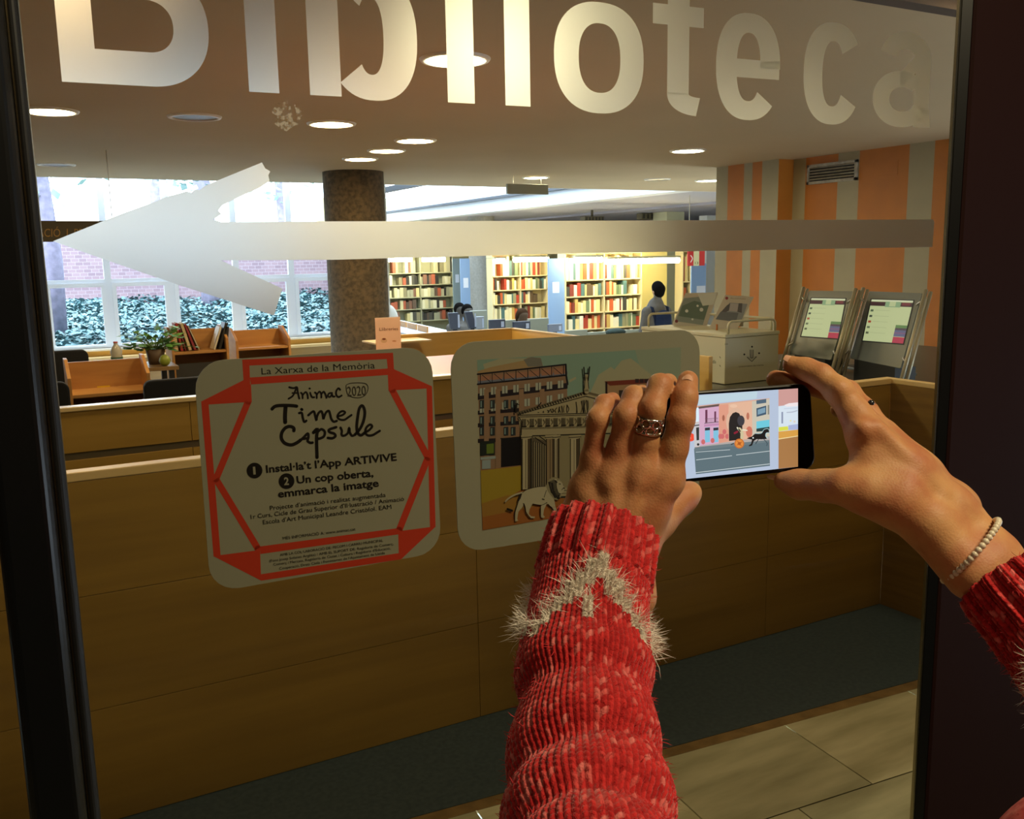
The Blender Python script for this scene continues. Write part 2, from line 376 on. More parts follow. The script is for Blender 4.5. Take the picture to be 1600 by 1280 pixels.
# ---- window wall with aluminium frames, panes, sill
YW = 11.5; mx_ = lambda x: ony(x, 435, YW)[0]
m_alu = mat('white_aluminium', 'e6eefa', .4); m_pane = pane_mat('window_pane', (.97, .99, 1), .6)
zs, zt = ony(300, 537, YW)[2], 1.36
mull = [-2.4, -1.72, -1.04, -.36, .36, mx_(168), mx_(266), mx_(369), mx_(455), 4.10]
ZT = 3.4
for i in range(len(mull)-1):
    x0, x1 = mull[i], mull[i+1]; wn = empty('window_%d' % (i+1), (x0, YW, zs)); struct(wn)
    f = MB()
    # lower casement: thick white sash, upper light: thin frame
    f.box((x0, YW-.03, zs), (x0+.035, YW+.03, ZT)).box((x1-.035, YW-.03, zs), (x1, YW+.03, ZT))
    f.box((x0+.035, YW-.028, zt-.02), (x1-.035, YW+.028, zt+.02)).box((x0+.035, YW-.028, zs), (x1-.035, YW+.028, zs+.03)).box((x0+.035, YW-.028, ZT-.05), (x1-.035, YW+.028, ZT))
    local(f.build('frame', m_alu, wn), wn)
    s = MB(); a, b = x0+.035, x1-.035
    for u, v in (((a, zs+.031), (a+.045, zt-.021)), ((b-.045, zs+.031), (b, zt-.021)), ((a+.045, zt-.065), (b-.045, zt-.021)), ((a+.045, zs+.031), (b-.045, zs+.055))): s.box((u[0], YW-.045, u[1]), (v[0], YW-.01, v[1]))
    local(s.build('sash', m_alu, wn), wn)
    local(MB().add([(x0+.03, YW, zs), (x1-.03, YW, zs), (x1-.03, YW, ZT), (x0+.03, YW, ZT)], [(0, 1, 2, 3)]).build('pane', m_pane, wn, fix=False), wn)
struct(box('window_sill', (-2.45, YW-.10, -.45), (4.1, YW+.06, zs), m_yellow), 'yellow wooden parapet below the windows')
struct(box('window_ledge', (-2.45, YW-.13, zs-.012), (4.1, YW-.03, zs+.008), mat('white_sill', 'e8e4d8', .4)))
zl = ony(300, 553, 11.0)[2]
struct(box('low_cabinet', (-2.45, 11.26, -.45), (4.1, YW-.11, zl-.03), m_counter), 'low wooden cabinet run under the windows')
struct(box('low_cabinet_top', (-2.45, 11.23, zl-.03), (4.12, YW-.11, zl), m_edge))
struct(MB().prism([(4.10, 10.95, -.45), (4.24, 10.95, -.45), (4.26, 11.5, -.45), (8.45, 22.9, -.45), (8.3, 23, -.45), (4.12, 11.5, -.45)], (0, 0, 4.0)).build('wall_window_end', mat('pale_wall', 'c8c8c4', .7)))

# ---- high hall: ceiling, skylight, beams
m_hc = mat('grey_ceiling', 'a9a9b8', .7); m_beam = mat('white_beam', 'd5dae4', .55); m_dk = mat('dark_steel', '4c5058', .6)
XB, ZG = 9.4, 2.86
zA_ = onx(760, 313, XB)[2]; zW_ = onx(860, 320.5, XB)[2]; y0b, y1b = 10.9, 25.9
struct(box('beam_white', (XB, y0b, zW_), (XB+.35, y1b, ZG), m_beam), 'white concrete beam along the skylight, bright on its window side')
struct(box('beam_steel', (XB-.10, y0b, zA_), (XB-.002, y1b, zA_+.05), m_dk), 'thin dark profile along the skylight')
struct(box('ceiling_far', (XB+.35, y0b, zW_+.0), (26, y1b, zW_+.2), m_hc))
pE = onz(780, 345, zW_); qE = onz(1118, 315, zW_)
struct(box('ceiling_drop', (qE[0]*.5+pE[0]*.5, y0b, zW_-.05), (26, y1b, zW_), mat('lilac_ceiling', '8f8fa2', .7)))
sk = empty('skylight', (4.5, 11, ZG)); struct(sk, 'bright glazed skylight with dark bars')
local(MB().add([(4.24, 10.90, ZG), (XB, 10.90, ZG), (XB, 25.9, ZG), (9.35, 25.9, ZG), (4.3, 11.5, ZG)], [(0, 1, 2, 3, 4)]).build('pane', pane_mat('skylight_pane', (.95, .98, 1), .3), sk, fix=False), sk)
xb_ = onz(625, 296, ZG-.1)[0]
for x in (xb_, xb_-1.6): local(MB().box((x, 10.9, ZG-.1), (x+.1, 11.5+(x-4.3)/.37, ZG-.005)).build('bar', m_dk, sk), sk)
struct(box('ceiling_edge', (-5, 10.84, CE-.0), (26, 10.90, ZG+.3), mat('edge_plaster', 'c9c2b8', .7)))
struct(box('wall_back', (8.0, 26, -.45), (26, 26.2, 3.3), mat('cream_back_wall', 'cdbf8a', .7)))
struct(box('wall_far_right', (21, 5, -.45), (21.2, 26, 3.3), mat('white_far_wall', 'd8dde0', .6)))
struct(box('wall_right_return', (7.25, 7.6, -.45), (21.2, 7.75, 3.3), m_cream))
struct(box('ceiling_right', (9.4, 7.6, CE), (21.2, 10.84, CE+.2), m_ceil))

# ================================================================ GARDEN OUTSIDE
m_brickw = bpy.data.materials.new('garden_brick'); m_brickw.use_nodes = True; nt = m_brickw.node_tree; bt = nt.nodes.new('ShaderNodeTexBrick'); tc = nt.nodes.new('ShaderNodeTexCoord'); mp = nt.nodes.new('ShaderNodeMapping')
mp.inputs['Rotation'].default_value = (math.pi/2, 0, 0); bt.inputs['Scale'].default_value = 3.6; bt.inputs['Color1'].default_value = (*lin('a0848c'), 1); bt.inputs['Color2'].default_value = (*lin('8c727e'), 1); bt.inputs['Mortar'].default_value = (*lin('ac9aa2'), 1)
nt.links.new(tc.outputs['Object'], mp.inputs[0]); nt.links.new(mp.outputs[0], bt.inputs[0]); nt.links.new(bt.outputs[0], nt.nodes['Principled BSDF'].inputs['Base Color'])
gw = struct(box('garden_wall', (-12, 20, -.6), (7.1, 20.3, 2.25), m_brickw), 'pink brick garden wall outside the windows')
m_ivy = mat('ivy_leaf', '35595c', .4, c2='6f949c', scale=3); m_soil = mat('garden_soil', '232c26', .9)
gz = lambda y: .55+(y-11.7)*.035
struct(MB().add([(-12, 11.7, gz(11.7)-.25), (4.0, 11.7, gz(11.7)-.25), (7.0, 20, gz(20)-.1), (-12, 20, gz(20)-.1)], [(0, 1, 2, 3)]).build('garden_ground', m_soil, fix=False))
iv = MB(); rv = random.Random(3)
for i in range(34000):
    y = 11.8+8.1*rv.random()**1.0; xm = (ony(60, 450, y)[0]-.5, 3.95+.36*(y-11.5)); x = rv.uniform(*xm)
    z = gz(y)-.12+.16*rv.random()+.10*math.sin(x*1.7+y)*math.sin(y*2.1); s = rv.uniform(.024, .052)
    a = rv.uniform(0, 6.28); t = rv.uniform(-.9, .9); u = np.array((math.cos(a), math.sin(a), t*.6)); v = np.array((-math.sin(a), math.cos(a), rv.uniform(-.8, .8)))
    c = np.array((x, y, z)); iv.add([c-u*s, c-u*s*.2-v*s*.8, c+u*s*1.1, c-u*s*.2+v*s*.8], [(0, 1, 2, 3)])
tag(iv.build('ivy', m_ivy, fix=False), 'blue-green ivy covering the ground outside the windows', 'ivy', kind='stuff')
m_bark = mat('bark', '8a8298', .9, noise=.2, scale=10, bump=.5); m_fol = mat('foliage', '9cc0b4', .8, c2='c4dcd4', scale=4)
def tree(x, y, h, r, lab, seed):
    rr = random.Random(seed); t = empty('tree', (x, y, .4), lab, 'tree', 'trees in the garden')
    local(MB().tube([(x, y, .4), (x+.05, y, 1.6), (x-.05, y, h)], [r, r*.85, r*.7], 12).build('trunk', m_bark, t, True), t)
    m = MB()
    for i in range(900):
        d = n_((rr.gauss(0, 1), rr.gauss(0, 1), rr.gauss(0, .6)))*rr.random()**.4*1.5; c = np.array((x, y, h+.5))+d; s = rr.uniform(.05, .12)
        u = n_((rr.gauss(0, 1), rr.gauss(0, 1), rr.gauss(0, 1))); v = n_(np.cross(u, (.3, .2, 1))); m.add([c-u*s, c-v*s, c+u*s, c+v*s], [(0, 1, 2, 3)])
    local(m.build('foliage', m_fol, t, fix=False), t); t['kind'] = 'thing'
p = ony(82, 450, 14); tree(p[0], 14, 3.3, .13, 'grey-lilac tree trunk beyond the leftmost window', 1)
p = ony(328, 450, 17.5); tree(p[0], 17.5, 3.6, .20, 'tree standing by the brick wall outside, seen below the arrow', 2)
p = ony(235, 300, 25); tree(p[0], 24, 4.2, .2, 'pale tree beyond the brick wall, above the arrow tip', 3)
p = ony(440, 300, 25); tree(p[0], 25, 4.0, .2, 'pale tree beyond the brick wall, near the concrete column', 4)

# ================================================================ CEILING LIGHTS
m_warm = mat('warm_lamp', (1.0, .74, .42), emit=LP['spot']); m_neu = mat('neutral_lamp', (1.0, .93, .66), emit=LP['spot']*.8)
m_rim = mat('downlight_rim', 'e9e2d6', .4); m_off = mat('dark_lamp_glass', '8d7a68', .3)
def downlight(px, py, lab, on=1, r=.15, mm=None):
    c = onz(px, py, CE); t = empty('downlight', c, lab, 'ceiling light', 'round lights in the low ceiling')
    MB().lathe((0, 0, 0), [(r*.9, -.001), (r*.9, -.012), (r*1.06, -.010), (r*1.1, .0)], 32).build('rim', m_rim, t, True)
    MB().lathe((0, 0, -.005), [(.0001, 0), (r*.9, 0)], 32).build('diffuser', (mm or m_warm) if on else m_off, t)
downlight(77, 173, 'lit warm ceiling light at the far left by the door frame')
downlight(304, 182, 'unlit ceiling light below the letter B', 0)
downlight(518, 193, 'lit warm ceiling light below the letter b')
downlight(649, 219, 'lit warm ceiling light nearest in the diagonal row of three')
downlight(604, 235, 'lit warm ceiling light in the middle of the diagonal row of three')
downlight(563, 248, 'lit warm ceiling light farthest in the diagonal row of three')
downlight(711, 92, 'large bright ceiling light seen behind the letter l', mm=mat('bright_lamp', (1.0, .92, .6), emit=LP['spot']*1.3))
downlight(1075, 235, 'lit neutral ceiling light near the striped wall', mm=m_neu)
downlight(837, 277, 'lit neutral ceiling light above the hanging sign', mm=m_neu)
downlight(1106, 282, 'lit neutral ceiling light partly behind the striped wall', mm=m_neu)
downlight(1027, 280, 'unlit recessed ceiling light at the ceiling edge', 0)
downlight(88, 257, 'unlit recessed ceiling light above the window', 0)
LB_ = iter(('by the door jamb', 'added fill above the lower left glass', 'added fill above the left end of the counter', 'added fill above the return panel'))
for x, y, k, z in ((2.35, 1.75, 1.0, CE+.055), (.3, 1.85, 1.0, CE+.055), (.2, 3.3, 1, CE-.006), (3.3, 2.1, 1, CE+.055)):  # all unseen; last three added to brighten the counter and floor
    t = empty('downlight', (x, y, z), 'lit warm ceiling light outside the picture, '+next(LB_), 'ceiling light', 'round lights in the low ceiling')
    MB().lathe((0, 0, 0), [(.135, -.001), (.135, -.012), (.16, -.010), (.165, .0)], 32).build('rim', m_rim, t, True)
    MB().lathe((0, 0, -.005), [(.0001, 0), (.135, 0)], 32).build('diffuser', mat('dim_unseen_lamp', (1.0, .74, .42), emit=LP['spot']*.40), t)
# unseen hall lamp for hands and stickers; the weaker second one is added fill
def unseen_hall_lamp(x, y, e, size=.35, colr=(1, .83, .52)):
    la = bpy.data.lights.new('unseen_hall_lamp', 'AREA'); la.shape = 'DISK'; la.size = size; la.energy = e; la.color = colr
    o = bpy.data.objects.new('unseen_hall_lamp', la); COL.objects.link(o); o.location = (x, y, CE+.04); return o
unseen_hall_lamp(.85, -.25, LP['hall'], .25); unseen_hall_lamp(-.6, -1.0, LP['hall']*.25)

# ================================================================ GLASS DOOR
m_frame = mat('black_door_frame', '0b0d10', .32); m_gasket = mat('rubber_gasket', '0e0e10', .5); m_maroon = mat('dark_maroon_panel', '23100e', .7, spec=.1)
dr = empty('door_1'); struct(dr, 'glass door with black frame and stickers')
DZ = 2.6
def vprof(loop, name, m, z0=0.0, z1=DZ, bevel=0, parent=dr):
    return MB().prism([gp(s, z0, o) for s, o in loop], (0, 0, z1-z0)).build(name, m, parent, bevel=bevel)
vprof([(-.092, -.03), (-.052, -.03), (-.048, -.02), (-.048, .026), (-.054, .034), (-.086, .034), (-.092, .028)], 'stile', m_frame, bevel=.003)
vprof([(-.048, .004), (-.0385, .004), (-.0385, .016), (-.043, .020), (-.048, .018)], 'gasket', m_gasket, bevel=.002)
vprof([(-.0475, .018), (-.0462, .018), (-.0462, .022), (-.0475, .022)], 'highlight_strip', mat('frame_highlight', '6b6048', .25, 1))  # thin bright strip put in for the highlight along the gasket
sr = (gl(1497, 0)[0]+gl(1422, 1280)[0])/2
vprof([(sr, -.001), (sr+.0035, -.001), (sr+.0035, .003), (sr, .003)], 'edge_strip', mat('steel_edge', 'b8b4a0', .25, 1))
vprof([(sr+.0036, -.001), (sr+.014, -.001), (sr+.014, .010), (sr+.0036, .004)], 'jamb', m_frame)
vprof([(sr+.0142, -.001), (sr+.9, -.001), (sr+.9, .014), (sr+.017, .014), (sr+.0142, .011)], 'side_panel', m_maroon)
m_glass = pane_mat('door_glass', (.93, .95, .92), .75)
for a, b, nm in ((-.045, sr, 'glass_pane'), (-1.2, -.088, 'glass_pane')):
    MB().add([gp(a, .02), gp(b, .02), gp(b, DZ), gp(a, DZ)], [(0, 1, 2, 3)]).build(nm, m_glass, dr, fix=False)
# --- frosted lettering, cut shapes lying on the glass
vinyl = vinyl_mat()
LO = .0008
class Cut:                    # flat vinyl shape in the glass plane
    def __init__(s): s.mb = MB()
    def loop(s, pts): s.mb.add([gp(a, b, LO) for a, b in pts], [tuple(range(len(pts)))]); return s
    def ring(s, cs, cz, ro, ri, a0=0, a1=360, n=48, dc=(0, 0), pw=2.35):
        def e(r, t, c): 
            q = math.radians(t); cx, sx = math.cos(q), math.sin(q)
            return (c[0]+r[0]*math.copysign(abs(cx)**(2/pw), cx), c[1]+r[1]*math.copysign(abs(sx)**(2/pw), sx))
        T = np.linspace(a0, a1, n); O = [e(ro, t, (cs, cz)) for t in T]; I = [e(ri, t, (cs+dc[0], cz+dc[1])) for t in T]; k = len(O)
        s.mb.add([gp(a, b, LO) for a, b in O+I], [(i, i+1, k+i+1, k+i) for i in range(k-1)]); return s
    def rect(s, a, b, c, d): return s.loop([(a, b), (c, b), (c, d), (a, d)])
    def build(s, lab):
        o = s.mb.build('vinyl_letter', vinyl, dr, fix=False); o['label'] = lab; return o
S = lambda px, py=140: gl(px, py)[0]
zb = 1.695; xh = .107; cap = 1.695+.152
zx = zb+xh
# B
x0, x1, xr = S(97, 130), S(150, 100), S(327, 70)
mid = zb+.083; t = .026
c = Cut(); c.rect(x0, zb, x1, cap)
def bowl(c, xa, xo, z0, z1, t, tw):
    zc = (z0+z1)/2; rz = (z1-z0)/2; xc = xo-rz*1.02
    c.rect(xa, z0, xc, z0+t); c.rect(xa, z1-t, xc, z1); c.ring(xc, zc, (xo-xc, rz), (xo-xc-tw, rz-t), -90, 90, pw=2.2)
bowl(c, x1, xr, zb, mid+.012, .027, .028); bowl(c, x1, xr-.008, mid-.012, cap, .026, .027); c.build('frosted letter B')
# i
c = Cut(); c.rect(S(389), zb, S(436), zx+.002).rect(S(389), cap-.024, S(436), cap); c.build('frosted letter i')
# b
c = Cut(); a, b = S(484), S(533); c.rect(a, zb, b, cap)
o0, o1 = S(500), S(652, 90); c.ring((o0+o1)/2+.004, (zb-.001+zx+.002)/2, ((o1-o0)/2-.004, xh/2+.0025), ((o1-o0)/2-.034, xh/2-.020), -135, 135, dc=(-.002, 0)); c.build('frosted letter b')
c = Cut(); c.rect(S(699), zb, S(741), cap); c.build('frosted letter l')
c = Cut(); c.rect(S(789), zb, S(828), zx+.002).rect(S(789), cap-.024, S(828), cap); c.build('frosted second letter i')
c = Cut(); a, b = S(865, 90), S(1005, 90); zc = (gl(930, 3)[1]+gl(930, 177)[1])/2; hh = (gl(930, 3)[1]-gl(930, 177)[1])/2
c.ring((a+b)/2, zc, ((b-a)/2, hh), (S(968, 90)-S(903, 90))/2 and ((S(968, 90)-S(903, 90))/2, hh-.020), 0, 360, 64); c.build('frosted letter o')
# t
c = Cut(); a = S(1042, 100); c.rect(a, zb+.02, a+.027, cap-.014).rect(a-.018, zx-.018, a, zx+.002).rect(a+.027, zx-.018, a+.045, zx+.002)
c.ring(a+.045, zb+.022, (.045, .023), (.018, .004), 180, 262, 14).build('faint frosted letter t')
# e
def e_(px0, px1, lab, bar):
    c = Cut(); a, b = S(px0, 110), S(px1, 110); cx = (a+b)/2; zc = zb+xh/2; rx = (b-a)/2
    if bar: c.ring(cx, zc, (rx, xh/2+.002), (rx-.027, xh/2-.018), 0, 318, 50); c.rect(a+.026, zc-.011, b-.001, zc+.008)
    else: c.ring(cx, zc, (rx, xh/2+.002), (rx-.027, xh/2-.018), 35, 325, 50)
    c.build(lab)
e_(1118, 1218, 'faint frosted letter e', 1); e_(1255, 1345, 'faint frosted letter c', 0)
# a
c = Cut(); a, b = S(1366, 150), S(1452, 150); st_ = .025
c.loop([(b-st_, zb), (b+.003, zb), (b-.001, zb+.03), (b-.001, zx-.03), (b-st_, zx-.03)])
c.ring((a+b)/2+.002, zx-.032, ((b-a)/2-.003, .033), ((b-a)/2-st_-.003, .013), -2, 165, 30, pw=2.1)
c.ring((a+b)/2-.002, zb+.031, ((b-a)/2+.001, .032), ((b-a)/2-st_+.001, .014), 42, 372-30, 44, dc=(.001, 0), pw=2.1)
c.loop([(b-st_, zb+.062), (b-st_, zb+.083), ((a+b)/2-.004, zb+.063), ((a+b)/2-.004, zb+.044)])
c.build('dark frosted letter a')
# arrow
ap = [(83, 377), (160, 346), (188, 335), (232, 319), (262, 307), (278, 303), (291, 299), (299, 301), (305, 296), (312, 297), (319, 291), (345, 280), (372, 269), (409, 254), (414, 263), (422, 268), (419, 274), (421, 283), (405, 294), (380, 305), (347, 321), (341, 329), (346, 335), (333, 343), (345, 347), (520, 346), (900, 345), (1457, 343), (1459, 347), (1456, 386), (900, 396), (520, 406), (345, 407), (441, 451), (428, 493), (278, 445), (150, 401)]
Q = [gl(*q) for q in ap]; c = Cut(); c.loop(Q); o = c.build('frosted arrow pointing left, torn at its upper barb'); o.name = 'vinyl_arrow'
# dried smear
m_sm = bpy.data.materials.new('dried_smear'); m_sm.use_nodes = True; nt = m_sm.node_tree; b_ = nt.nodes['Principled BSDF']; b_.inputs['Base Color'].default_value = (.6, .55, .48, 1)
tc = nt.nodes.new('ShaderNodeTexCoord'); nz = nt.nodes.new('ShaderNodeTexNoise'); nz.inputs['Scale'].default_value = 260; rp = nt.nodes.new('ShaderNodeValToRGB'); rp.color_ramp.elements[0].position = .42; rp.color_ramp.elements[1].position = .62; rp.color_ramp.elements[1].color = (.85, .85, .85, 1)
nt.links.new(tc.outputs['Object'], nz.inputs[0]); nt.links.new(nz.outputs[0], rp.inputs[0]); nt.links.new(rp.outputs[0], b_.inputs['Alpha'])
g = gl(448, 181); c = Cut(); rr = random.Random(5); c.loop([(g[0]+(.0125+rr.uniform(-.002, .002))*math.cos(q), g[1]+(.0115+rr.uniform(-.002, .002))*math.sin(q)) for q in np.linspace(0, 6.1, 26)])
o = c.mb.build('smudge', m_sm, dr, fix=False); o['label'] = 'dried whitish smudge below the letter b'
# ================================================================ STICKERS ON THE DOOR
m_stk = mat('white_sticker', '7d7b65', .55); m_ink = ink_mat('printed_ink', .45)
def sticker(cor, r, lab, thick=.0012):
    P = [gp(*gl(*c), .0004) for c in cor]; t = empty('sticker', P[3], lab, 'sticker')
    local(MB().prism(rrect(P, r), GN*thick).build('backing', m_stk, t), t); return t
SL = .0017
def smap(ox, oy, scl): 
    def f(x, y, k): return onp(ox+x/scl, oy+y/scl, gp(0, 0, SL+k*.000003), GN)
    return f
tA = sticker([(302, 565), (673, 541), (689, 862), (329, 926)], .026, 'white square sticker with red frame and animation app text')
I = Ink(smap(290, 530, 3.2), .75); RED = 'b83820'; BK = '14110c'
for q in ([(283, 103), (1037, 68), (1039, 98), (286, 134)], [(283, 103), (318, 101), (323, 224), (290, 208)], [(321, 192), (1010, 147), (1014, 179), (327, 227)], [(1003, 70), (1037, 68), (1042, 152), (1012, 160)],
          [(78, 312), (290, 205), (327, 227), (331, 316), (292, 316), (115, 327)], [(78, 312), (115, 325), (175, 1082), (140, 1088)],
          [(140, 1086), (175, 1080), (345, 1058), (372, 1050), (378, 1208)], [(372, 1037), (1066, 945), (1066, 976), (374, 1075)], [(377, 1176), (1068, 1070), (1078, 1101), (378, 1208)],
          [(1063, 948), (1085, 958), (1222, 940), (1250, 938), (1078, 1101), (1066, 1076)], [(1205, 247), (1232, 235), (1250, 940), (1222, 940)], [(1010, 147), (1041, 150), (1232, 236), (1206, 247), (1052, 255), (1015, 259)]): I.poly(q, RED)
for q in ([(313, 312), (152, 700)], [(152, 700), (362, 1048)], [(1033, 254), (1212, 592)], [(1212, 592), (1068, 955)]): I.stroke(q, 33, RED, False)
I.text('La Xarxa de la Memòria', (380, 177), (947, 146), 34, BK)
def hw(strokes, w, ox=410, oy=590, s=6.957, k=3.2, d=(290, 530)):
    for st in strokes: I.stroke([(((x/s+ox)-d[0])*k, ((y/s+oy)-d[1])*k) for x, y in st[1:]], st[0]/s*k*w*(1.3 if st[0] > 8 else 1), BK)
hw([[28, (105, 342), (130, 318), (170, 306), (250, 303), (330, 306), (372, 312)], [34, (253, 310), (248, 380), (246, 440), (248, 485)],
    [20, (400, 387), (428, 385), (440, 440), (455, 482), (478, 470)], [24, (426, 345), (430, 349)],
    [20, (500, 410), (540, 375), (562, 372), (575, 420), (588, 465), (592, 430), (612, 385), (640, 366), (655, 400), (664, 450), (672, 425), (692, 380), (722, 362), (736, 400), (750, 450), (775, 480), (808, 472)],
    [18, (825, 420), (870, 408), (900, 380), (872, 365), (835, 385), (815, 425), (840, 455), (890, 460), (930, 435), (968, 408)],
    [28, (342, 578), (340, 548), (300, 532), (250, 548), (212, 600), (207, 660), (242, 712), (310, 733), (370, 712), (415, 680)],
    [22, (415, 682), (452, 648), (480, 618), (498, 612), (500, 650), (492, 690), (520, 710), (545, 708)], [20, (440, 668), (492, 660)],
    [28, (556, 598), (598, 560), (590, 640), (590, 720), (592, 800), (594, 868)], [22, (600, 592), (642, 562), (678, 590), (668, 640), (622, 664), (598, 662)],
    [22, (802, 540), (760, 553), (722, 570), (732, 594), (780, 610), (794, 638), (760, 660), (712, 656)],
    [20, (850, 545), (864, 580), (862, 622), (890, 632), (930, 602), (944, 545), (952, 600), (976, 633), (1005, 622)],
    [24, (1005, 622), (1060, 560), (1100, 470), (1114, 380), (1100, 322), (1078, 306), (1052, 342), (1036, 430), (1026, 530), (1036, 600), (1070, 628), (1110, 602)],
    [20, (1112, 600), (1160, 572), (1193, 532), (1170, 512), (1130, 545), (1120, 600), (1150, 630), (1200, 625), (1240, 602), (1276, 580)]], 1.0)
hw([[15, (285, 230), (330, 200), (355, 150), (370, 108)], [15, (292, 105), (340, 115), (376, 105), (385, 160), (402, 228)], [12, (325, 168), (392, 168)],
    [14, (420, 165), (435, 182), (438, 225)], [14, (438, 192), (470, 157), (490, 182), (496, 225)], [14, (520, 165), (538, 210), (566, 214)], [14, (513, 118), (517, 120)],
    [14, (572, 162), (590, 178), (592, 222)], [14, (592, 187), (620, 152), (640, 178), (642, 216)], [14, (642, 182), (666, 152), (686, 182), (698, 220)],
    [14, (758, 168), (725, 172), (713, 198), (735, 211), (758, 182), (765, 204), (785, 206)], [15, (846, 132), (826, 116), (803, 150), (806, 192), (830, 211), (862, 195)],
    [6, (910, 82), (960, 62), (1060, 57), (1130, 70), (1150, 120), (1120, 190), (1060, 218), (990, 215), (935, 190), (915, 140), (910, 82)]], 1.0)
I.text('2020', (((925/6.957+410)-290)*3.2, ((203/6.957+590)-530)*3.2), (((1128/6.957+410)-290)*3.2, ((192/6.957+590)-530)*3.2), 50, '3a362a')
for (x, y), d in (((345, 657), '1'), ((505, 710), '2')):
    I.disc(x, y, 39, BK, n=28); dx_ = 6 if d == '1' else 12; I.text(d, (x-dx_, y+19), (x+dx_, y+18), 38, '908e78', .03)
I.text("Instal·la’t l’App ARTIVIVE", (404, 668), (1057, 606), 38, BK, .022)
I.text('Un cop oberta,', (557, 722), (940, 686), 38, BK, .022)
I.text('emmarca la imatge', (464, 792), (967, 736), 38, BK, .022)
I.text("Projecte d’animació i realitat augmentada", (423, 855), (1001, 788), 22, '1f1c14')
I.text("1r Curs, Cicle de Grau Superior d’Il·lustració / Animació", (327, 899), (1093, 808), 22, '1f1c14')
I.text("Escola d’Art Municipal Leandre Cristòfol. EAM", (388, 926), (1030, 848), 22, '1f1c14')
I.text('MÉS INFORMACIÓ A: www.animac.cat', (487, 1003), (850, 956), 15, '1f1c14')
I.text('AMB LA COL·LABORACIÓ DE: FECOM I CARRIU MUNICIPAL', (473, 1085), (988, 1012), 13, '1f1c14')
I.text("(Fons Josep Solanes Argilés) / AMB EL SUPORT DE: Regidoria de Comerç,", (420, 1115), (1040, 1029), 13, '1f1c14')
I.text('Comerç i Mercats, Regidoria de Ciutat i Cultura i Regidoria d’Educació,', (440, 1133), (1026, 1051), 13, '1f1c14')
I.text('Cooperació, Drets Civils i Feminismes de l’Ajuntament de Lleida', (470, 1153), (997, 1074), 13, '1f1c14')
o = I.build('printing', m_ink, tA); local(o, tA)

tB = sticker([(702, 536), (1092, 514), (1091, 806), (716, 864)], .026, 'white landscape sticker showing a temple and a lion, held behind the left hand')
I = Ink(smap(690, 510, 3.555), .58)
I.poly([(197, 187), (1330, 116), (1318, 945), (228, 1133)], '83a08f')         # sky
for q in ([(820, 380), (870, 270), (940, 225), (960, 240), (1000, 190), (1050, 178), (1100, 215), (1110, 118+12), (1330, 116), (1325, 500), (820, 520)],
          [(230, 210), (330, 178), (470, 178), (480, 215), (240, 240)], [(705, 300), (745, 280), (748, 292), (712, 312)]): I.poly(q, 'a5a384')
I.poly([(1075, 133), (1330, 116), (1326, 300), (1180, 280), (1100, 220)], '93a089')
# apartment block
I.poly([(200, 250), (270, 228), (330, 215), (455, 190), (480, 172), (550, 175), (562, 215), (560, 260), (200, 300)], 'a68c62')
I.poly([(455, 185), (500, 170), (552, 178), (562, 222), (480, 225)], '77756a')
I.poly([(200, 268), (688, 212), (697, 322), (700, 460), (440, 470), (445, 780), (216, 800)], '8e7258')
I.poly([(200, 300), (700, 250), (700, 268), (200, 322)], '6f7684')
for i in range(7): I.poly([(205+70*i, 280-7.5*i), (268+70*i, 273-7.5*i), (268+70*i, 298-6*i), (205+70*i, 305-6*i)], 'a2745a')
for yy in (266, 322): I.stroke([(200, yy), (690, yy-(54 if yy == 266 else 50))], 9, '17151b')
for i in range(8): I.stroke([(215+66*i, 268-7*i), (215+66*i, 322-7*i)], 4, '17151b'); 
for i in range(7): I.stroke([(225+66*i, 270-7*i), (275+66*i, 312-7*i)], 3, '17151b')
I.stroke([(690, 212), (692, 270), (700, 322)], 10, '17151b', False)
for yy, sl in ((380, -.12), (475, -.06), (545, -.06), (632, -.04)):
    I.poly([(202, yy-6), (440 if yy > 400 else 700, yy-6+sl*(240 if yy > 400 else 500)), (440 if yy > 400 else 700, yy+(14 if yy > 400 else 26)+sl*(240 if yy > 400 else 500)), (202, yy+(16 if yy > 400 else 28))], '241d22')
for r_ in range(2):
    for i in range(8):
        x = 212+62*i; y = 345-6*i+r_*95-3*i*r_
        if x < 690: I.poly([(x, y), (x+14, y-1), (x+14, y+40), (x, y+41)], 'aab0a0'); I.poly([(x+18, y-2), (x+30, y-3), (x+30, y+38), (x+18, y+39)], 'aab0a0'); I.stroke([(x+16, y-2), (x+16, y+40)], 3, '17151b')
for x in (212, 270, 345, 385):
    for y in (410, 500, 560): I.poly([(x, y), (x+26, y-2), (x+26, y+46), (x, y+48)], '2c3436'); I.poly([(x+4, y+6), (x+11, y+5), (x+11, y+40), (x+4, y+40)], '77908c')
for x in (236, 300, 430, 545): I.poly([(x, 350), (x+26, 347), (x+26, 790 if x < 400 else 470), (x, 792 if x < 400 else 472)], '94775c')
I.poly([(330, 622), (440, 612), (440, 770), (330, 782)], '100f12'); I.poly([(214, 640), (296, 634), (296, 715), (214, 720)], '1d2620'); I.poly([(250, 655), (290, 650), (290, 705), (250, 708)], '647a2c')
I.poly([(216, 728), (300, 720), (300, 735), (216, 742)], '96a7a4'); I.poly([(225, 745), (272, 740), (272, 790), (225, 793)], '93a3a2'); I.poly([(300, 630), (330, 627), (330, 784), (300, 786)], '8e7258')
# ground
I.poly([(217, 800), (440, 775), (448, 900), (700, 960), (1318, 900), (1318, 945), (228, 1133)], '9a5f28'); I.poly([(217, 802), (444, 776), (446, 905), (360, 960), (222, 1000)], 'a08a2a')
I.poly([(222, 985), (360, 940), (440, 930), (520, 1000), (228, 1060)], '9c7430')
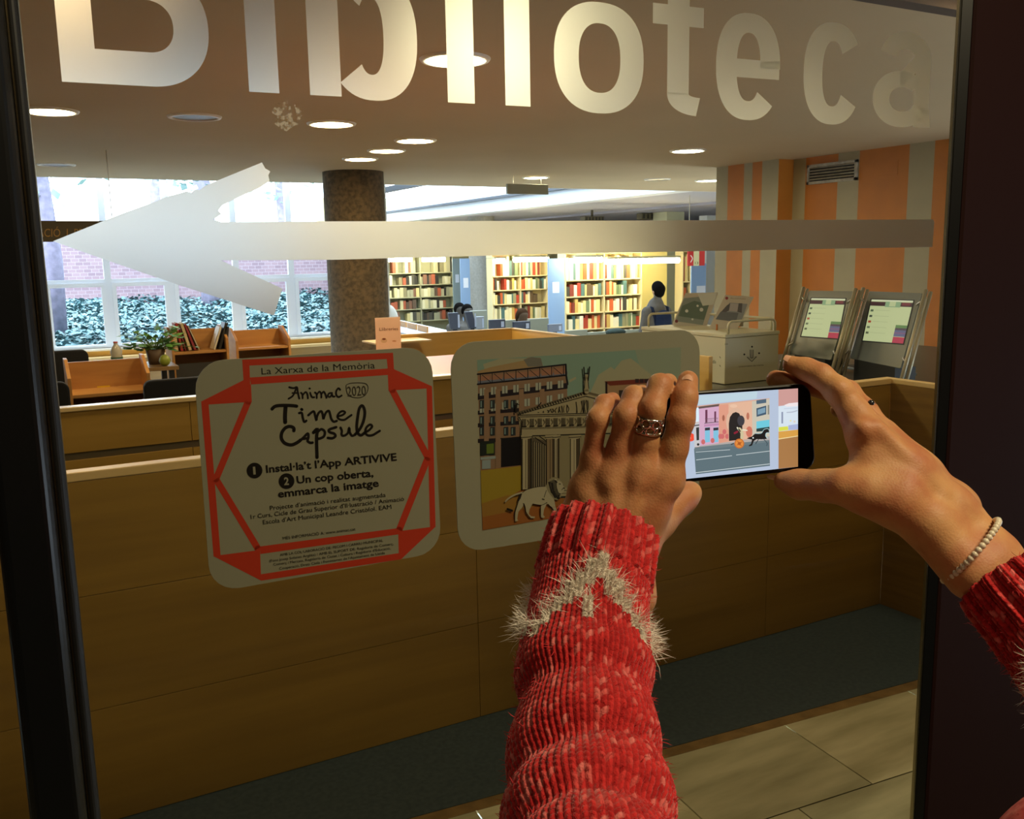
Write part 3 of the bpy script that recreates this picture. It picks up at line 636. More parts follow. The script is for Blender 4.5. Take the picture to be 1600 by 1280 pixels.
# red-roofed house
I.poly([(912, 306), (1180, 292), (1210, 300), (1200, 470), (912, 470)], 'a0805c'); I.poly([(905, 306), (1200, 288), (1215, 312), (935, 330)], '74301c'); I.stroke([(916, 312), (916, 400)], 10, '2a1712')
for i in range(4): I.rect(1075+26*i, 292, 1096+26*i, 314, '332020')
I.rect(985, 355, 1020, 400, '3a3028')
# temple
TS = 'a49a78'; LN = '1c1810'
I.poly([(425, 488), (800, 362), (1180, 470), (1180, 500), (428, 505)], TS); I.poly([(425, 490), (1200, 470), (1200, 588), (440, 612)], TS)
I.stroke([(425, 482), (800, 366), (1180, 468)], 14, '6a6048', False)
for i in range(26):
    t = i/26; I.stroke([(432+368*t, 480-116*t), (438+368*t, 490-116*t)], 6, LN)
I.stroke([(425, 490), (800, 388), (1180, 485)], 4, LN, False); I.stroke([(425, 494), (1200, 472)], 4, LN); I.stroke([(425, 504), (1200, 480)], 3, LN)
rr = random.Random(9)
for i in range(36):
    x = rr.uniform(540, 1000); top = 395+abs(x-800)*.27; I.stroke([(x, 478), (x+rr.uniform(-8, 8), (478+top)/2+8), (x+rr.uniform(-8, 8), top+14)], rr.uniform(3, 6), rr.choice([LN, '4a432f']))
for i in range(14):
    x = 450+i*44; y = 515-i*1.3
    for dx in (0, 8, 16): I.stroke([(x+dx, y), (x+dx, y+38)], 3.2, LN)
    I.stroke([(x-3, y+42), (x+21, y+41)], 5, LN); I.stroke([(x+27, y+5), (x+36, y+20), (x+28, y+33)], 3.2, '3c3524')
I.stroke([(430, 505), (445, 530), (442, 608)], 5, LN, False); I.stroke([(440, 566), (1200, 545)], 3, LN); I.stroke([(440, 610), (1200, 586)], 5, LN)
I.poly([(500, 612), (1200, 592), (1180, 905), (520, 905)], '8d8462'); I.poly([(500, 615), (590, 640), (590, 900), (500, 905)], '5c5340')
for i in range(7): I.stroke([(510+12*i, 640+3*i), (510+12*i, 900)], 4, LN); I.stroke([(515+12*i, 642+3*i), (515+12*i, 900)], 3, TS)
I.stroke([(520, 618), (585, 665)], 5, LN); I.stroke([(545, 612), (590, 645)], 5, LN)
for x, w_, dark in ((448, 48, 0), (583, 50, 1), (626, 26, 0), (716, 50, 0), (825, 44, 1), (940, 44, 0)):
    I.poly([(x-8, 606), (x+w_+8, 602), (x+w_+4, 622), (x-4, 626)], TS); I.stroke([(x-8, 618), (x+w_+8, 614)], 4, LN)
    I.poly([(x, 626), (x+w_, 622), (x+w_, 903), (x, 907)], '8b7858' if dark else 'b0a684'); I.poly([(x+w_*.62, 626), (x+w_, 622), (x+w_, 903), (x+w_*.62, 903)], '4a3f2c')
    I.stroke([(x, 626), (x, 906)], 4, LN); I.stroke([(x+w_, 622), (x+w_, 903)], 4, LN); I.stroke([(x+w_*.4, 630), (x+w_*.4, 900)], 2.5, LN)
for yy in (905, 922, 938): I.stroke([(650, yy), (1180, yy-22)], 14, TS); I.stroke([(650, yy+8), (1180, yy-14)], 3, LN)
# roof figures
I.stroke([(806, 362), (804, 320), (805, 280)], 26, TS); I.stroke([(796, 300), (790, 228)], 7, LN); I.stroke([(814, 300), (822, 226)], 7, LN); I.stroke([(796, 262), (814, 262)], 6, LN); I.stroke([(793, 345), (797, 290)], 4, LN); I.stroke([(818, 345), (812, 290)], 4, LN)
I.stroke([(412, 478), (416, 440), (420, 430)], 9, LN); I.stroke([(410, 430), (430, 436)], 5, LN); I.stroke([(536, 445), (552, 425)], 6, LN)
# lion
LB = 'b3ac8c'
def lz(x, y): return ((x/8+730-690)*3.555, (y/8+680-510)*3.555)
L = lambda *p: [lz(*q) for q in p]
I.stroke(L((700, 715), (600, 745), (520, 790), (480, 830)), 9, LB); I.stroke(L((690, 735), (600, 760)), 3, LN)
I.poly(L((690, 720), (740, 685), (820, 660), (900, 645), (980, 640), (1020, 570), (1100, 530), (1150, 545), (1200, 620), (1190, 700), (1160, 760), (1100, 770), (1080, 800), (1000, 840), (930, 875), (820, 860), (700, 850), (665, 800)), LB)
I.poly(L((660, 800), (720, 830), (690, 900), (640, 960), (625, 1050), (640, 1070), (600, 1080), (600, 960), (620, 880)), LB)
I.poly(L((700, 820), (820, 850), (780, 930), (770, 985), (800, 1015), (850, 1020), (840, 1040), (790, 1038), (740, 980), (730, 900)), LB)
I.poly(L((930, 860), (1000, 850), (960, 930), (950, 1000), (970, 1020), (960, 1036), (925, 1030), (918, 930)), LB)
I.poly(L((990, 800), (1080, 760), (1100, 880), (1130, 970), (1165, 985), (1150, 1005), (1120, 998), (1060, 900), (1000, 860)), LB)
for s in (L((690, 720), (740, 685), (820, 660), (900, 645), (980, 640)), L((660, 740), (640, 830), (600, 960)), L((820, 860), (930, 875), (1000, 840)), L((700, 850), (735, 960), (790, 1038)), L((918, 900), (920, 1000)), L((1010, 860), (1060, 920), (1115, 995)), L((990, 690), (960, 780)), L((1160, 760), (1140, 800)), L((600, 960), (590, 1050)), L((1200, 620), (1190, 700))): I.stroke(s, 3, LN)
I.poly(L((985, 640), (1005, 570), (1060, 528), (1120, 525), (1165, 560), (1180, 620), (1160, 700), (1175, 770), (1130, 815), (1085, 800), (1040, 750), (1005, 700)), '8f8868')
for q_ in range(11): I.stroke(L((1015+14*q_, 560+abs(q_-5)*6), (1030+13*q_, 640+8*q_), (1050+9*q_, 720+8*q_)), 4, '2a2620')
I.poly(L((1115, 575), (1150, 565), (1185, 600), (1218, 665), (1205, 710), (1175, 735), (1140, 720), (1118, 650)), LB); I.stroke(L((1115, 575), (1118, 650), (1140, 720), (1175, 735)), 3, LN); I.disc(*lz(1105, 560), 7, LB); I.disc(*lz(1212, 665), 4, LN)
I.stroke(L((1150, 610), (1165, 612)), 5, LN); I.stroke(L((1180, 690), (1205, 655)), 3, LN)
for s in (L((1030, 590), (1045, 680), (1100, 780)), L((1060, 600), (1080, 700), (1130, 790)), L((1100, 570), (1120, 590)), L((1140, 755), (1150, 790)), L((670, 740), (640, 820))): I.stroke(s, 8, '2a2620')
I.stroke(L((505, 925), (560, 945)), 12, '17140e'); I.stroke(L((940, 800), (960, 805)), 7, '4a4434')
o = I.build('artwork', m_ink, tB); local(o, tB)

# ================================================================ COUNTERS
YC, ZC, XC = 2.625, 1.01, 3.268
ct = empty('service_counter', (0, YC, 0), 'long brown wood-veneer service counter in front of the glass', 'counter')
def part(mb, name, m, t, bevel=0, **k): return local(mb.build(name, m, t, bevel=bevel, **k), t)
xs = [-2.45, -1.32, -.02, 1.285, 2.585, XC]; zsp = [.0025, .34, .668, .985]
for i in range(len(xs)-1):
    for j in range(3):
        if j == 1 and False: continue
        part(MB().box((xs[i]+.0008, YC, zsp[j]+.0008), (xs[i+1]-.0008, YC+.018, zsp[j+1]-.0008)), 'panel', m_counter, ct, .0008)
part(MB().box((-2.45, YC+.017, .0), (XC+.02, YC+.045, ZC-.01)), 'carcass', mat('dark_core', '3a2a14', .7), ct)
part(MB().box((-2.45, YC-.002, .985), (XC, YC+.047, ZC)), 'top_edge', m_edge, ct, .003)
part(MB().box((XC, 1.2, .0025), (XC+.02, YC+.0, ZC-.022)), 'return_panel', wood('return_wood', '7c5e2a', '8a6a32'), ct)
part(MB().box((XC-.001, 1.2, ZC-.022), (XC+.03, YC+.047, ZC)), 'return_edge', m_edge, ct, .003)
b = onx(1440, 704, XC); part(MB().lathe((0, 0, 0), [(.0001, .004), (.006, .004), (.008, 0)], 12), 'bolt', m_chrome, ct, smooth=True).matrix_world = Matrix.Translation(Vector(b))@Matrix.Rotation(-math.pi/2, 4, 'Y')
# second, inner counter
c2 = empty('inner_counter', (0, 3.85, 0), 'inner yellow-brown counter front right behind the first counter', 'counter')
m_c2 = wood('inner_counter_wood', 'a88438', 'b48f42', .45, 2.2, (.6, .6, 9))
for a, b in ((-2.45, .61), (.612, 1.9), (1.902, 3.2)):
    part(MB().box((a, 3.85, .835), (b, 3.87, ZC-.012)), 'panel', m_c2, c2, .001); part(MB().box((a, 3.85, 0), (b, 3.87, .805)), 'panel', m_c2, c2, .001)
part(MB().box((-2.45, 3.862, 0), (3.2, 3.885, ZC-.01)), 'carcass', mat('grey_groove', '6a6048', .6), c2)
part(MB().box((-2.45, 3.84, ZC-.014), (3.2, 3.90, ZC+.004)), 'top_edge', mat('shiny_edge', 'e8cf98', .25), c2, .003)
e0 = ony(1092, 555, 3.95); part(MB().box((e0[0]-.005, 3.86, .78), (e0[0]+.022, 3.95, ony(1095, 555, 3.95)[2])), 'end_panel', m_yellow, c2, .002)
# pink desk surface and office back panel
dk = empty('pink_desk', (2.2, 4.4, .96), 'desk with pale pink top between the two stickers', 'desk')
part(MB().box((1.0, 3.90, .94), (3.1, 5.0, .975)), 'top', mat('pink_laminate', 'd8a08c', .4), dk, .002)
part(MB().box((1.0, 3.893, .90), (3.1, 3.90, .975)), 'front_edge', m_edge, dk)
for x in (1.1, 3.0):
    for y in (4.1, 4.9): part(MB().box((x-.025, y-.025, 0), (x+.025, y+.025, .94)), 'leg', m_chrome, dk)
yb = onz(710, 518, ZC)[1]; xa, xb = onz(625, 523, ZC)[0]-.05, onz(805, 513, ZC)[0]; yf = onz(850, 520, ZC)[1]
bp_ = empty('office_partition', (xa, yb, 0), 'bright yellow L-shaped wooden partition behind the pink desk', 'partition')
part(MB().box((xa, yb, .0), (xb, yb+.03, ZC-.008)), 'panel', m_yellow, bp_); part(MB().box((xa, yb-.004, ZC-.01), (xb+.02, yb+.034, ZC)), 'top_edge', m_edge, bp_, .002)
part(MB().box((xb-.01, yf-.7, 0), (xb+.02, yb, ZC-.01)), 'panel', m_yellow, bp_); part(MB().box((xb-.014, yf-.7, ZC-.01), (xb+.024, yb+.03, ZC)), 'top_edge', m_edge, bp_, .002)
lb = [ony(x, 536, yb-.25) for x in (585, 672)]
lw = empty('wooden_box', (lb[0][0], yb-.3, 0), 'low wooden box behind the orange leaflet holder', 'box')
part(MB().box((lb[0][0], yb-.27, .976), (lb[1][0], yb-.02, lb[0][2]-.012)), 'body', m_counter, lw); part(MB().box((lb[0][0]-.004, yb-.274, lb[0][2]-.012), (lb[1][0]+.004, yb-.01, lb[0][2])), 'lid', m_edge, lw, .002)
lw.location.z = 0
# leaflet holder
yl_ = 4.75; P = [ony(x, y, yl_) for x, y in ((587, 497), (627, 498), (627, 545), (588, 545))]
zb_ = .9755
lf = empty('leaflet_holder', (P[3][0], yl_, zb_), 'acrylic stand with an orange leaflet, by the concrete column', 'leaflet holder')
x0, x1, z1 = P[3][0], P[2][0], P[0][2]
part(MB().box((x0, yl_, zb_), (x1, yl_+.004, z1)), 'leaflet', mat('orange_leaflet', 'f6cdb0', .6), lf)
part(MB().box((x0-.004, yl_-.006, zb_), (x1+.004, yl_-.003, z1+.004)).box((x0-.004, yl_-.006, zb_), (x1+.004, yl_+.07, zb_+.003)), 'acrylic_cover', pane_mat('acrylic', (.98, .97, .96), .25), lf)
I = Ink(plane_map((x0, yl_-.0005, 0), (0, -1, 0))); I.text('Llibreries', (593, 517), (622, 516), 5, '6a3a34')
I.disc(600, 532, 5, 'e0b890', r2=4); I.disc(600, 530, 3, '7a4030', r2=1.4); I.disc(616, 533, 3.4, 'd59a72', r2=1.2); local(I.build('print', m_ink, lf), lf)

# ================================================================ OFFICE FURNITURE BEHIND THE COUNTER
def trolley(x0, x1, yn, d, ztop, zshelf, lab, back=.9, low=0.06, dark=None, wheels=True):
    t = empty('book_trolley', (x0, yn, 0), lab, 'book trolley')
    for x in (x0, x1-.022):
        lp = [(x, yn, low), (x, yn+d, low), (x, yn+d, ztop), (x, yn+d-.12, ztop), (x, yn, ztop-.10)]
        part(MB().prism(lp, (.022, 0, 0)), 'side_panel', m_cart, t, .003)
    part(MB().box((x0+.022, yn+d-.02, low+.1), (x1-.022, yn+d, ztop-.03)), 'back_panel', m_cart, t)
    part(MB().box((x0+.022, yn+.01, zshelf-.02), (x1-.022, yn+d-.02, zshelf)), 'shelf', m_cart, t)
    part(MB().box((x0+.022, yn+.02, low), (x1-.022, yn+d-.02, low+.02)), 'shelf', m_cart, t)
    part(MB().box((x0+.022, yn+.03, low+.12), (x1-.022, yn+.045, zshelf-.10)), 'dark_interior_sheet', dark or mat('interior_shade_brown', '2a1c14', .6), t)  # dark sheet painted in for the trolley's shaded interior
    for x in (x0+.04, x1-.04):
        for y in (yn+.05, yn+d-.05): part(MB().tube([(x-.012, y, .03), (x+.012, y, .03)], .03, 12), 'caster', m_black, t)
    return t
pa, pb = ony(103, 572, 6.35), ony(233, 565, 6.35)
trolley(pa[0], pb[0], 6.35, .34, pa[2]+.02, ony(170, 611, 6.45)[2], 'empty beech book trolley with a yellow sticker, nearest the counter')
q = ony(165, 610, 6.66); tg = box('shelf_label', (q[0]-.05, 6.664, q[2]-.0), (q[0]+.03, 6.669, q[2]+.03), mat('yellow_label', 'd8b020', .5)); tag(tg, 'yellow sticker inside the empty book trolley', 'sticker')
pa2, pb2 = ony(266, 520, 8.0), ony(356, 517, 8.0); zs2 = ony(310, 549, 8.0)[2]
trolley(pa2[0], pb2[0], 8.0, .34, pa2[2]+.03, zs2, 'beech book trolley holding leaning red, cream and black books', dark=mat('interior_shade_grey', '2b2926', .6))
pa3, pb3 = ony(367, 519, 8.3), ony(453, 515, 8.3)
trolley(pa3[0], pb3[0], 8.3, .34, pa3[2]+.02, ony(410, 541, 8.4)[2], 'empty beech book trolley beside the concrete column')
m_pg = mat('page_block', 'd8cfae', .8)
def book(name, x, y, z, w_, h_, d_, c, lab, grp, lean=0., parts=True):
    t = empty(name, (x, y, z), lab, 'book', grp); mc = mat('cover_'+c, c, .5)
    m = MB(); m.box((0, 0, 0), (.003, d_, h_)).box((w_-.003, 0, 0), (w_, d_, h_)).box((0, 0, 0), (w_, .003, h_)); m.build('cover', mc, t)
    MB().box((.003, .003, .003), (w_-.003, d_-.005, h_-.004)).build('pages', m_pg, t); t.rotation_euler = (0, lean, 0); return t
bx = pa2[0]+.03
for w_, h_, c, ln, dx, lb_ in ((.034, .21, 'cdb48a', -.03, 0, 'thick cream book at the left end of the trolley shelf'), (.024, .235, 'a02a26', -.14, .052, 'red book standing second from left on the trolley'), (.014, .2, '7c1f22', -.18, .085, 'thin dark red book leaning third on the trolley'),
                          (.028, .235, 'c9b58c', -.24, .115, 'cream book leaning in the middle of the trolley row'), (.022, .23, '8e2a32', -.3, .158, 'maroon book leaning beside the cream one on the trolley'), (.012, .22, 'd8ccb0', -.36, .196, 'thin pale book, last of the leaning left row'),
                          (.020, .20, 'd9cfba', .34, .345, 'white-edged book leaning right on the trolley'), (.026, .235, '2a2720', .32, .385, 'tall black book leaning right on the trolley'), (.03, .19, '1f1c1b', .16, .43, 'black book against the right side of the trolley')):
    book('book', bx+dx+(0.0 if ln < 0 else -.03), 8.06, zs2+.004+(0.0 if ln > 0 else 0.0), w_, h_, .16, c, lb_, 'books leaning on the book trolley', ln)
def office_chair(px, py0, px1, Y, lab, zfloor=0):
    a, b = ony(px, py0, Y), ony(px1, py0, Y); w_ = b[0]-a[0]; cx = (a[0]+b[0])/2; zt_ = a[2]
    t = empty('office_chair', (cx, Y, zfloor), lab, 'chair')
    lp = rrect([(a[0], Y, zt_), (b[0], Y, zt_), (b[0], Y, zt_-.42), (a[0], Y, zt_-.42)], .045); part(MB().prism(lp, (0, .06, 0)), 'backrest', m_blackfab, t, .012)
    part(MB().box((a[0]+.01, Y-.48, zt_-.50), (b[0]-.01, Y-.02, zt_-.43)), 'seat', m_blackfab, t, .02)
    part(MB().box((cx-.03, Y-.02, zt_-.48), (cx+.03, Y+.09, zt_-.30)), 'back_bracket', m_black, t); part(MB().tube([(cx, Y-.25, .08), (cx, Y-.25, zt_-.5)], .028, 12), 'gas_column', m_black, t)
    for k in range(5):
        q = 2*math.pi*k/5; e = (cx+.28*math.cos(q), Y-.25+.28*math.sin(q), .06); part(MB().tube([(cx, Y-.25, .1), e], [.022, .015], 8), 'leg', m_black, t); part(MB().sphere((e[0], e[1], .028), .027, 8, 6), 'caster', m_black, t)
office_chair(40, 552, 138, 7.15, 'black office chair at the left edge, behind the empty trolley')
office_chair(224, 596, 330, 5.6, 'black office chair between the empty trolley and the book trolley')
office_chair(58, 600, 108, 5.3, 'black chair half hidden by the door frame')
# table with bottle, plant and fruit
zt2 = ony(184, 575, 7.6)[2]
tb = empty('office_table', (1.0, 7.5, 0), 'brown wooden table carrying the bottle and the plant', 'table')
x0, x1 = ony(135, 575, 7.6)[0], ony(275, 575, 7.6)[0]
part(MB().box((x0, 7.45, zt2-.03), (x1, 7.95, zt2)), 'top', mat('brown_table', '7a5f3a', .4), tb, .002)
for x in (x0+.05, x1-.05):
    for y in (7.5, 7.9): part(MB().box((x-.02, y-.02, 0), (x+.02, y+.02, zt2-.03)), 'leg', m_black, tb)
bt_ = empty('water_bottle', ony(184, 576, 7.62), 'clear plastic water bottle with a green label', 'bottle'); bt_.location.z = zt2
hb = ony(184, 534, 7.62)[2]-zt2; r = .043
MB().lathe((0, 0, 0), [(.0001, 0), (r*.9, .0), (r, .01), (r, hb*.3), (r*.94, hb*.45), (r, hb*.62), (r*.75, hb*.78), (r*.36, hb*.9), (r*.34, hb*.95)], 20).build('body', mat('bottle_plastic', 'b9b4a4', .15), bt_, True)
MB().lathe((0, 0, hb*.95), [(r*.38, 0), (r*.38, hb*.06), (.0001, hb*.06)], 16).build('cap', mat('red_cap', 'a03a32', .4), bt_, True)
MB().lathe((0, 0, hb*.34), [(r*1.02, 0), (r*1.02, hb*.08)], 20).build('label', mat('bottle_green', '4a6a48', .5), bt_, True)
pl = empty('potted_plant', ony(245, 575, 7.7), 'green leafy plant on the table below the window', 'plant'); pl.location.z = zt2
MB().lathe((0, 0, 0), [(.0001, 0), (.055, 0), (.075, .12), (.066, .12), (.062, .10), (.0001, .10)], 20).build('pot', mat('brown_pot', '5a4632', .6), pl, True)
m = MB(); rr = random.Random(4); m_pl = mat('green_leaf', '4a8434', .5, c2='7cb058', scale=12); sm = MB()
for i in range(120):
    a = rr.uniform(0, 6.28); l = rr.uniform(.06, .27); e = rr.uniform(.05, 1.0); c = np.array((l*math.cos(a)*math.cos(e)*1.25, l*math.sin(a)*.6, .11+l*math.sin(e)*.8)); sm.tube([(0, 0, .1), c*.6+np.array((0, 0, .06)), c], .0016, 4)
    s = rr.uniform(.028, .05); d = n_((math.cos(a), math.sin(a)*.6, rr.uniform(-.4, .4))); v = n_(np.cross(d, (rr.uniform(-.4, .4), rr.uniform(-.4, .4), 1)))
    m.add([c-d*s*.5, c-d*s*.1+v*s*.6, c+d*s*.6+v*s*.45, c+d*s*1.3, c+d*s*.6-v*s*.45, c-d*s*.1-v*s*.6], [(0, 1, 2, 3, 4, 5)])
m.build('leaves', m_pl, pl, fix=False)['kind'] = 'stuff'; sm.build('stems', mat('stem', '4f6a30', .6), pl)
fr = tag(MB().sphere((0, 0, 0), (.042, .042, .045), 16, 12).build('fruit', mat('yellow_green_fruit', '7f8a2c', .4), None, True), 'small round yellow-green fruit beside the plant', 'fruit'); fr.location = ony(259, 582, 7.5); fr.location.z = zt2+.044
# hanging sign with partial lettering near the left frame
sg = [ony(x, y, 8.2) for x, y in ((18, 346), (176, 350))]; z0_ = ony(70, 378, 8.2)[2]; z1_ = ony(70, 345, 8.2)[2]
hs = empty('hanging_sign', (sg[0][0], 8.2, z1_), 'dark brown hanging sign with gold lettering beside the door frame', 'sign')
part(MB().box((sg[0][0]-.6, 8.2, z0_), (sg[1][0]+.3, 8.22, z1_)), 'board', mat('brown_sign', '4a3f28', .5), hs)
for x in (sg[0][0]-.3, sg[1][0]): part(MB().tube([(x, 8.21, z1_), (x, 8.21, CE)], .004, 6), 'wire', m_chrome, hs)
I = Ink(plane_map((0, 8.198, 0), (0, -1, 0))); I.text('INFORMACIÓ  I  PRÉSTEC', (5, 370), (172, 370), 13, 'b08a4a'); local(I.build('lettering', m_ink, hs), hs)
sgn = [ony(x, y, 9.3) for x, y in ((793, 287), (857, 304))]
es = empty('ceiling_sign', (sgn[0][0], 9.3, CE), 'blank beige sign box hanging under the low ceiling edge', 'sign')
part(MB().box((sgn[0][0], 9.3, sgn[1][2]), (sgn[1][0], 9.34, sgn[0][2])), 'panel', mat('beige_sign', '8f8a72', .5), es, .003)
for x in (sgn[0][0]+.08, sgn[1][0]-.08): part(MB().tube([(x, 9.32, sgn[0][2]), (x, 9.32, CE)], .006, 6), 'rod', m_chrome, es)

# ================================================================ CABINET, POSTERS, KIOSKS ON THE RIGHT
Zt = .80
gd = empty('work_table', (3.0, 3.9, 0), 'grey laminate work table under the beige trolley and screens', 'table')
part(MB().box((e0[0]+.03, 3.40, Zt-.03), (6.3, 5.0, Zt)), 'top', mat('grey_laminate', '5f5d50', .35), gd, .003)
for x in (3.3, 6.2):
    for y in (3.5, 4.9): part(MB().box((x-.03, y-.03, 0), (x+.03, y+.03, Zt-.03)), 'leg', m_chrome, gd)
k0 = onz(1132, 602, Zt); zT = ony(1131, 523, k0[1])[2]; kx1 = ony(1217, 519, k0[1])[0]; ky1 = onx(1003, 512, k0[0])[1]
m_beige = mat('beige_metal', 'c9c3a2', .42)
cb = empty('beige_trolley', (k0[0], k0[1], Zt), 'beige metal university book-return cabinet with a rail on top', 'cabinet')
part(MB().box((k0[0], k0[1], Zt+.004), (kx1, ky1, zT-.022)), 'body', m_beige, cb, .003); part(MB().box((k0[0]-.004, k0[1]-.004, zT-.020), (kx1+.004, ky1+.004, zT)), 'lid', m_beige, cb, .003)
def rail(x0, y0, x1, y1, h):
    u = np.array((x1-x0, y1-y0, 0.)); L_ = np.linalg.norm(u); u /= L_; pts = [(x0, y0, zT)]; rc = .03
    for t in np.linspace(0, math.pi/2, 5): pts.append(tuple(np.array((x0, y0, zT+h-rc))+u*rc*(1-math.cos(t))+UZ*rc*math.sin(t)))
    for t in np.linspace(math.pi/2, 0, 5): pts.append(tuple(np.array((x1, y1, zT+h-rc))-u*rc*(1-math.cos(t))+UZ*rc*math.sin(t)))
    pts.append((x1, y1, zT)); part(MB().tube(pts, .0075, 10), 'rail', mat('rail_enamel', 'c5bfa0', .3), cb, smooth=True)
rail(k0[0]+.03, k0[1]+.012, kx1-.02, k0[1]+.012, .07); rail(k0[0]+.03, ky1-.03, kx1-.02, ky1-.03, .08); rail(kx1-.012, k0[1]+.05, kx1-.012, ky1-.06, .07)
I = Ink(plane_map((0, k0[1]-.0005, 0), (0, -1, 0), 1080, 420, 6.4)); DK = '2c281c'
I.stroke([(590, 812), (592, 880), (605, 893), (618, 880), (620, 812)], 7, DK); I.stroke([(605, 812), (605, 885)], 5, DK); I.stroke([(560, 885), (606, 928), (652, 880)], 8, DK, False); I.stroke([(572, 880), (606, 912), (640, 876)], 3, DK, False)
for x, y in ((608, 780), (531, 857), (679, 845)): I.disc(x, y, 10, DK, n=8)
I.text('Universitat de Lleida', (478, 985), (725, 968), 14, '4a4432'); I.text('HI', (338, 762), (366, 760), 14, '4a4432'); local(I.build('emblem', m_ink, cb), cb)
I = Ink(plane_map((k0[0]-.0005, 0, 0), (-1, 0, 0), 1080, 420, 6.4)); I.text('Lleida', (160, 944), (248, 946), 36, '4a4432'); I.text('r', (134, 940), (146, 940), 26, '4a4432')
for y in (880, 965): I.stroke([(285, y), (292, y+12)], 8, '7a745a')
local(I.build('side_lettering', m_ink, cb), cb)
# posters leaning on top of the cabinet, in clear sleeves
def poster(cor, art, lab, y0):
    bl, br = onz(*cor[3], zT+.004), onz(*cor[2], zT+.004); bl = np.array(bl); br = np.array(br)
    ux = n_(br-bl); back = n_((bl-C)*np.array((1, 1, 0))); ux = np.cross(back, UZ); nrm = n_(-back+UZ*.38)
    P = [onp(*c, bl, nrm) for c in cor]; t = empty('poster', bl, lab, 'poster', 'posters leaning on the beige cabinet')
    local(MB().prism(P, -nrm*.004).build('card', mat('poster_card', 'c9bfae', .4), t), t)
    I = Ink(plane_map(bl, nrm, base=.0012)); art(I); o_ = local(I.build('print', m_ink, t), t); o_['kind'] = 'stuff'
    mg = pane_mat('clear_sleeve', (.97, .97, .97), 2.2) if 'clear_sleeve' not in MATS else MATS['clear_sleeve']
    local(MB().add([p+nrm*(.004+.002*(i % 2)) for i, p in enumerate(P)], [(0, 1, 2, 3)]).build('plastic_sleeve', mg, t, fix=False), t)
    m_ = (P[0]+P[1])/2; local(MB().prism([m_-ux*.03, m_+ux*.03, m_+ux*.03+back*.10-UZ*(m_[2]-zT-.002), m_-ux*.03+back*.10-UZ*(m_[2]-zT-.002)], -back*.003).build('strut', mat('poster_card', 'c9bfae'), t), t)
def art1(I):
    I.poly([(1069, 466), (1112, 462), (1098, 508), (1055, 502)], '8a9690'); I.poly([(1066, 478), (1085, 470), (1108, 476), (1100, 500), (1060, 494)], '5f7468')
    I.poly([(1090, 459), (1120, 458), (1115, 476), (1098, 478)], 'd9dcd2'); I.disc(1057, 502, 2.5, '7a2a3a'); 
    for x, y, r in ((1073, 486, 2.5), (1096, 484, 3), (1082, 499, 1.6), (1090, 478, 1.8)): I.disc(x, y, r, 'dfe2dc')
def art2(I):
    I.disc(1135.5, 466, 2.4, '8a3040'); I.text('Activitats', (1141, 467), (1165, 468), 2.4, '8a7a68'); I.poly([(1140, 473), (1168, 475), (1158, 503), (1122, 499)], '8f959c')
    I.poly([(1136, 477), (1141, 474), (1141, 484), (1134, 488), (1127, 487)], '5a5a60'); I.poly([(1154, 474), (1160, 474), (1159, 489), (1151, 487)], '5a5a60'); I.poly([(1126, 487), (1154, 489), (1150, 503), (1118, 499)], '6a7078')
    I.poly([(1141, 474), (1154, 475), (1152, 487), (1139, 486)], 'b5aeb0')
poster([(1071, 458), (1122, 457), (1103, 513), (1050, 508)], art1, 'glossy poster in a crinkled sleeve, left one on the beige cabinet', 0)
poster([(1133, 461), (1178, 464), (1150, 518), (1108, 513)], art2, 'poster with dark figures, right one on the beige cabinet', 0)
rb = onz(1120, 516, zT); tag(MB().tube([rb+UZ*.0, rb+UZ*.035], .006, 8).build('marker_pen', mat('orange_plastic', 'b8713a', .5)), 'small orange pen end standing between the posters', 'pen')

